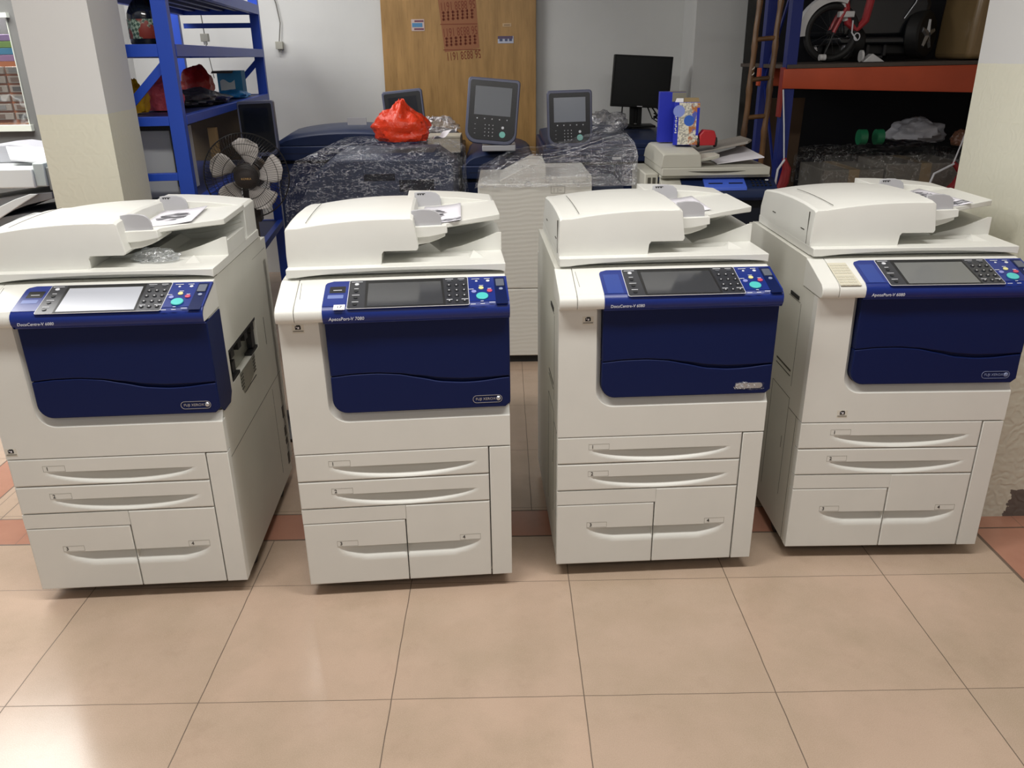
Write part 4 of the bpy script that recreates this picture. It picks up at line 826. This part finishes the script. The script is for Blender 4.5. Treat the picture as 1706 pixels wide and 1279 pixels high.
for i in range(4): b_.loft([[(.045,.06+(0 if i % 2 else .36),.3+.55*i),(.055,.06+(0 if i % 2 else .36),.3+.55*i),(.055,.06+(0 if i % 2 else .36),.33+.55*i),(.045,.06+(0 if i % 2 else .36),.33+.55*i)],[(.045,.06+(.36 if i % 2 else 0),.8+.55*i),(.055,.06+(.36 if i % 2 else 0),.8+.55*i),(.055,.06+(.36 if i % 2 else 0),.83+.55*i),(.045,.06+(.36 if i % 2 else 0),.83+.55*i)]])
b_.build('side_brace', RKB, rk)
def beam(y, za, zb): return MB().loft([[(x,y,z0_),(x,y-.006,z0_+.02),(x,y-.006,z1_-.02),(x,y,z1_),(x,y+.045,z1_),(x,y+.045,z0_)] for x, z0_, z1_ in ((.012,1.365,1.462),(1.49,za,zb))]).build('beam', ORG, rk, .002)
beam(-.012, 1.317, 1.474); beam(.43, 1.33, 1.46)
for y in (-.012,): box('beam_connector', mat_get('dark_red_steel','8A2A24'), rk, .008, .022, y, y+.05, 1.22, 1.47, .001)
MB().loft([[(.03,y,1.463),(1.48,y,1.475),(1.48,y,1.495),(.03,y,1.483)] for y in (-.01,.90)]).build('deck_board', CHIP, rk, .002)
box('low_deck_board', CHIP, rk, .085, 1.42, .02, .88, .66, .69, .002); MB().box(.03,1.48,-.01,.04,.57,.66).build('beam', ORG, rk, .002)
DZ = 1.4785+.012
# things on the upper deck
tag(box('dark_backing_sheet', mat('black_navy_backing','0B0D16',.7,bump=.3,bscale=12), None, 1.60, 3.12, 5.56, 5.58, 0, 2.6), 'black-navy backing sheet added behind the pallet rack to darken it', 'backing sheet')  # added dark sheet that keeps the space behind the rack black
bike = thing('childs_bicycle', 'small red childs bicycle with white mudguard on the rack deck beside the blue upright', 'bicycle', (1.765, 4.715, .006))
WH = mat('white_bike_plastic', 'C8C8C8', .4); RB = mat('red_bike_paint', 'A02A30', .35)
MB().tube([(.130*cos(2*pi*k/40), 0, 1.632+.130*sin(2*pi*k/40)) for k in range(41)], .019, 10, False).build('tyre', RUBBER, bike)
sp = MB()
for k in range(14): a = 2*pi*k/14; sp.tube([(.01*cos(a),0,1.632+.01*sin(a)),(.116*cos(a),0,1.632+.116*sin(a))], .0012, 4)
sp.lathe([(.001,-.03),(.014,-.03),(.014,.03),(.001,.03)], 12, (0,0,1.632), 'y').build('spokes', DARK, bike)
MB().loft([[(r*cos(a),y,1.632+r*sin(a)) for r, y in ((.150,-.034),(.186,-.032),(.192,0),(.186,.032),(.150,.034),(.147,.030),(.150,-.030))] for a in [radians(186-118*k/24) for k in range(25)]]).build('mudguard', WH, bike)
MB().tube([(.055,-.03,1.75),(.03,-.035,1.70),(.0,-.034,1.632)], .010, 8).tube([(.055,.03,1.75),(.03,.035,1.70),(.0,.034,1.632)], .010, 8).build('fork', RB, bike)
MB().tube([(.045,0,1.80),(.06,0,1.74),(.075,0,1.69)], .02, 10).box(.02,.10,-.04,.0,1.705,1.735).build('head_lug', WH, bike, .004)
MB().tube([(.052,0,1.90),(.05,0,1.80),(.085,0,1.68),(.13,0,1.645),(.175,0,1.69),(.192,0,1.80),(.19,0,1.92)], .021, 10).build('frame_loop', RB, bike)
MB().tube([(.098,-.03,1.69),(.10,-.03,1.63),(.13,-.03,1.595)], .004, 6).tube([(.13+.015*cos(a/3),-.03,1.61+.018*sin(a/3)) for a in range(20)], .003, 6).build('brake_cable', PRINT, bike)
for x in (-.062, -.045): MB().lathe([(.001,-.008),(.016,-.008),(.016,.008),(.001,.008)], 14, (x,-.06,1.51), 'x').build('training_wheel', WH, bike)
MB().tube([(-.05,-.06,1.51),(-.02,-.05,1.58),(.0,-.04,1.632)], .004, 6).build('wheel_stay', DARK, bike)
car = thing('ride_on_car', 'black childrens ride-on car with chrome-spoked wheels on the rack deck', 'toy car', (2.12, 5.0, .008))
CARB = mat('glossy_black_paint', '14161A', .18, spec=.6); CARD = mat('matt_black_plastic', '181818', .55)
MB().loft([[(-.24,y,1.60),(.20,y,1.60),(.245,y,1.66),(.25,y,1.78),(.20,y,1.90),(-.19,y,1.90),(-.25,y,1.80),(-.255,y,1.66)] for y in (-.12,.45)]).build('car_body', CARB, car, .03, 4)
MB().loft([[(-.25,y,1.57),(.24,y,1.57),(.25,y,1.61),(-.26,y,1.61)] for y in (-.15,.42)]).build('bumper', CARB, car, .012, 3)
MB().box(-.17,.17,-.10,.40,1.515,1.575).build('underbody', CARD, car, .01); u = MB()
for x0,x1,z0,z1 in ((-.085,-.07,1.50,1.60),(.01,.025,1.50,1.60),(-.085,.025,1.50,1.512)): u.box(x0,x1,-.125,-.10,z0,z1)
u.build('rear_diffuser', mat_get('satin_black_trim','2A2A2C'), car)
def wheel(x, y, rz, r, w):
    prof = [(r*.62,-w/2),(r*.9,-w/2),(r,-w*.36),(r,w*.36),(r*.9,w/2),(r*.62,w/2)]
    M = Matrix.Translation((x,y,1.4925+r)) @ Matrix.Rotation(rz, 4, 'Z')
    t = MB().lathe(prof, 28, (0,0,0), 'x').xf(M).build('wheel', RUBBER, car)
    q = MB().lathe([(r*.60,-w*.42),(r*.66,-w*.46),(r*.66,w*.46),(r*.60,w*.42)], 28, (0,0,0), 'x')
    for s in range(5):
        a = 2*pi*s/5+.3
        for sg in (-1, 1): q.tube([(sg*w*.40,.012*cos(a),.012*sin(a)),(sg*w*.44,r*.62*cos(a),r*.62*sin(a))], [.022,.014], 6)
    q.xf(M).build('chrome_rim', SILVER, t); MB().lathe([(.001,-w*.2),(r*.6,-w*.2),(r*.6,w*.2),(.001,w*.2)], 20, (0,0,0), 'x').xf(M).build('rim_well', mat_get('maroon_hub','4A1F1E'), t)
wheel(-.16, -.10, .1, .085, .075); wheel(.215, -.10, -.85, .125, .08); wheel(-.16, .36, 0, .085, .07); wheel(.2, .36, 0, .085, .07)
MB().tube([(.10,-.125,1.70),(.15,-.128,1.78),(.17,-.13,1.86)], .004, 6).tube([(.19,-.12,1.66),(.215,-.118,1.72)], .004, 6).build('chrome_trim', SILVER, car)
wt = thing('foot_stand', 'white plastic stand with a round pad under the toy car', 'stand', (1.965, 4.68, -.003)); MB().lathe([(.001,-.006),(.03,-.006),(.03,.006),(.001,.006)], 18, (-.035,0,1.523), 'x').build('round_pad', WH, wt); prism('stand_base', WH, wt, [(-.03,1.493),(.085,1.493),(.05,1.515),(.015,1.535),(-.02,1.505)], 'y', -.03, .03, .004)
BW = mat('bubble_wrapped_brown', '86704E', .3, bump=.8, bscale=60)
tag(MB().loft([[(2.47,y,1.4965),(2.72,y,1.4985),(2.74,y,1.75),(2.70,y,1.95),(2.50,y,1.95),(2.48,y,1.7)] for y in (4.62,4.66,4.95,5.0)]).build('wrapped_parcel', BW, None, .03, 3), 'brown parcel in bubble wrap at the pillar end of the rack deck', 'parcel')
# things below the beam
FILM2 = film('dull_wrap_film', 'C8C8C8', .5, 22, .1, None, .1); BOXG = mat('grey_brown_carton', '6E6A62', .7, var=.15); BOXB = mat('dark_brown_card', '4E3A28', .75)
tag(prism('cardboard_sheet', BOXB, None, [(1.57,.692),(1.80,.692),(1.815,1.29),(1.585,1.29)], 'y', 5.13, 5.15, .002), 'dark brown cardboard sheet upright under the rack deck, next to the blue upright', 'cardboard')
for x0, x1, z1, lb in ((1.80,2.145,.925,'flat grey carton under film, nearer the blue upright of the rack'),(2.15,2.60,.955,'flat grey-brown carton under film, at the pillar end of the rack')):
    t = thing('wrapped_carton', lb, 'box', ((x0+x1)/2, 4.86, .6915), 0, 'cartons under film on the rack'); h = (x1-x0)/2-.003; box('carton_body', BOXG, t, -h, h, -.2, .2, 0, z1-.69, .004); box('carton_tape', mat_get('tan_tape','8A785A'), t, -.03, .03, -.2015, .2, .05, z1-.6885)
shroud('stretch_film', 'dusty film draped over the cartons under the orange beam', [(.80,1.765,2.635,4.63,5.09),(.955,1.765,2.635,4.63,5.09),(1.01,1.79,2.62,4.65,5.08),(1.03,1.85,2.56,4.73,5.0)], FILM2, 7, .010)
GT = mat('green_tape_plastic', '1E6A48', .35)
td = thing('tape_roll_pair', 'two green tape rolls lying together on the filmed cartons', 'tape', (2.07, 4.74, 1.052)); 
for x in (-.04, .055): MB().lathe([(.022,-.02),(.042,-.02),(.042,.02),(.022,.02),(.022,-.02)], 24, (x,.02,.042), 'x').build('tape_roll', GT, td)
crumple('film_bundle', 'crumpled whitish plastic sheet under the orange beam near the pillar', 'plastic film', mat('whitish_plastic_sheet','8E8E94',.5,bump=.4,bscale=20), (2.40,4.9,1.055), .13,.12,.075, 61, 0, .35)
crumple('plastic_bag', 'flat black bag next to the crumpled whitish sheet under the beam', 'bag', bagmat('black_bag','15151A'), (2.26,4.68,1.05), .10,.05,.02, 67, 0, .3)
crumple('snack_bag', 'small red and green crumpled packet beside the pillar under the beam', 'packet', bagmat('red_green_packet','6A4A3A'), (2.56,4.68,1.05), .05,.05,.05, 71, 0, .35)
def hangrope(label, top, bot, h):
    t = thing('hanging_handle', label, 'handle', bot); d = Vector(top)-Vector(bot)
    MB().tube([d, d*.5+Vector((.002,0,0)), (0,0,0)], .004, 6).build('white_cord', PRINT, t)
    MB().tube([(0,0,0.005),(h*.10,0,-.05),(h*.06,0,-.12),(-h*.1,0,-.2)], [.012,.024,.028,.02], 10).build('red_grip', mat_get('dark_red_grip','8A1E24'), t)
    MB().tube([(-.0,-.01,0),(-h*.18,-.024,-.05),(-h*.22,-.03,-.12),(-h*.2,-.02,-.17)], .006, 6).build('white_trim', PRINT, t)
hangrope('red grip on a white cord hanging from the orange beam by the ladder', (1.495,4.575,1.36), (1.538,4.57,1.0), .2)
hangrope('red grip on a white cord hanging from the rack by the pillar', (2.56,4.575,1.325), (2.475,4.57,.965), .6)

# ------------------------------------------------------------------ left side: white printers, parts window, items under the shelf
wp = thing('office_printer', 'white office printer with grey stacking trays at the edge of the frame', 'printer', (-2.35, 4.0, 0))
WPL = mat('cool_white_plastic', 'E2E6E4', .4); GPL = mat('mid_grey_tray_plastic', '7E7E7E', .5)
box('cabinet', WPL, wp, -.55, .24, .02, .5, .05, .80, .006); box('plinth', DARK, wp, -.5, .2, .06, .45, 0, .05)
MB().box(-.55,.10,.0,.5,.985,1.075).build('upper_housing', WPL, wp, .006); box('end_cap', mat_get('pale_grey_cap','B8C2C0'), wp, .10, .155, .01, .48, .99, 1.10, .006); box('end_cap', mat_get('mid_grey_cap','8A8E8C'), wp, .155, .23, .02, .48, .97, 1.08, .006)
for z, c0 in ((.90, .16), (.81, .24)):
    pr_t = [(-.55,z-.03),(-.2,z+.02),(.0,z+.05),(c0,z+.062),(c0,z+.03),(.02,z+.0),(-.15,z-.06),(-.55,z-.09)]
    t = prism('output_tray', GPL, wp, pr_t, 'y', .02, .45, .004); prism('tray_edge', WPL, t, [(a,b+.001) for a, b in ((-.55,z-.07),(-.2,z-.045),(-.02,z+.03),(.06,z+.055),(.10,z+.055),(.03,z+.018),(-.14,z-.075),(-.55,z-.095))], 'y', .004, .022, .003)
fl = MB().prism([(-.55,1.076),(.10,1.076),(.15,1.10),(.08,1.135),(-.04,1.16),(-.12,1.172),(-.2,1.166),(-.28,1.15),(-.36,1.166),(-.45,1.16),(-.55,1.14)], 'y', .25, .47); fl.build('feed_cover', mat_get('cool_grey_cover','A6A6AC'), wp, .012, 3)
MB().add([(-.06,.12,1.112),(.18,.12,1.085),(.12,.245,1.150),(-.14,.245,1.160),(-.06,.12,1.100),(.18,.12,1.073),(.12,.245,1.138),(-.14,.245,1.148)], [(0,1,2,3),(4,5,6,7),(0,1,5,4),(1,2,6,5),(2,3,7,6),(3,0,4,7)]).build('feed_tray', mat_get('pale_grey_tray','C6C6C8'), wp, .004)
ORC = mat('orange_drawer_plastic', 'C87848', .5); CLR = mat('cloudy_drawer_front', 'A89C90', .4)
oc = thing('drawer_cabinet', 'orange cabinet of small parts drawers seen through the window', 'cabinet', (-3.3, 5.62, 0))
box('cabinet_body', ORC, oc, -.45, .30, .02, .25, .55, 1.555, .003); 
for i in range(4):
    for j in range(6):
        z = 1.20+.056*j; x = -.42+.18*i
        d = box('drawer', CLR, oc, x, x+.165, -.005, .02, z, z+.043, .003); box('drawer_contents', mat_get(['dark_drawer_parts','grey_drawer_parts','brown_drawer_parts'][(i+2*j) % 3], ['5A5450','8C8884','7A6254'][(i+2*j) % 3]), d, x+.02, x+.11+.01*((i*j) % 4), -.008, -.004, z+.008, z+.034)
for i, (h, x, z, w_) in enumerate((('B8B43A',-.40,1.555,.22),('C8C45A',-.17,1.555,.12),('B48AB8',-.04,1.555,.32),('4A9CC8',-.05,1.595,.32),('8CB45A',-.06,1.635,.30),('A88CC0',-.30,1.675,.5))):
    tag(box('plastic_tray', mat_get('tray_'+h, h), None, -3.3+x, -3.3+x+w_, 5.64, 5.86, z, z+.038, .003), ['yellow plastic tray stacked on the orange drawer cabinet, far end','pale yellow plastic tray beside the lilac one on the drawer cabinet','lilac plastic tray, lowest of the coloured pile on the drawer cabinet','blue plastic tray in the coloured pile on the drawer cabinet','green plastic tray near the top of the coloured pile','wide violet tray topmost on the coloured pile behind the window'][i], 'tray', 'coloured trays on the drawer cabinet')
wb = thing('white_cabinet', 'white box cabinet with a black lid frame on the low level of the blue shelf', 'cabinet', shl(-.185, .30, .986), .1125)
box('cabinet_body', mat('dull_white_metal','BEC0C0',.5), wb, -.13, .085, -.16, .22, 0, .285, .004); MB().box(-.14,.115,-.18,.22,.286,.306).box(.09,.115,-.18,-.14,.05,.286).build('black_frame', CARD, wb, .003)
tp_ = shl(-.10, .95, .986); tag(MB().box(-.022,.022,-.015,.015,0,.235).build('timber_post', mat('raw_pine','A88A5C',.6,var=.15), None, .003, loc=tp_), 'short raw timber post standing on the low level of the blue shelf', 'timber')
tp_ = shl(-.22, 1.6, .986); tag(box('cardboard_sheet', mat('dull_brown_card','5A4C38',.75), None, -.18, .17, -.012, .012, 0, .30, .002), 'brown cardboard sheet standing behind the timber post', 'cardboard').location = tp_  # one even dull brown over the whole sheet
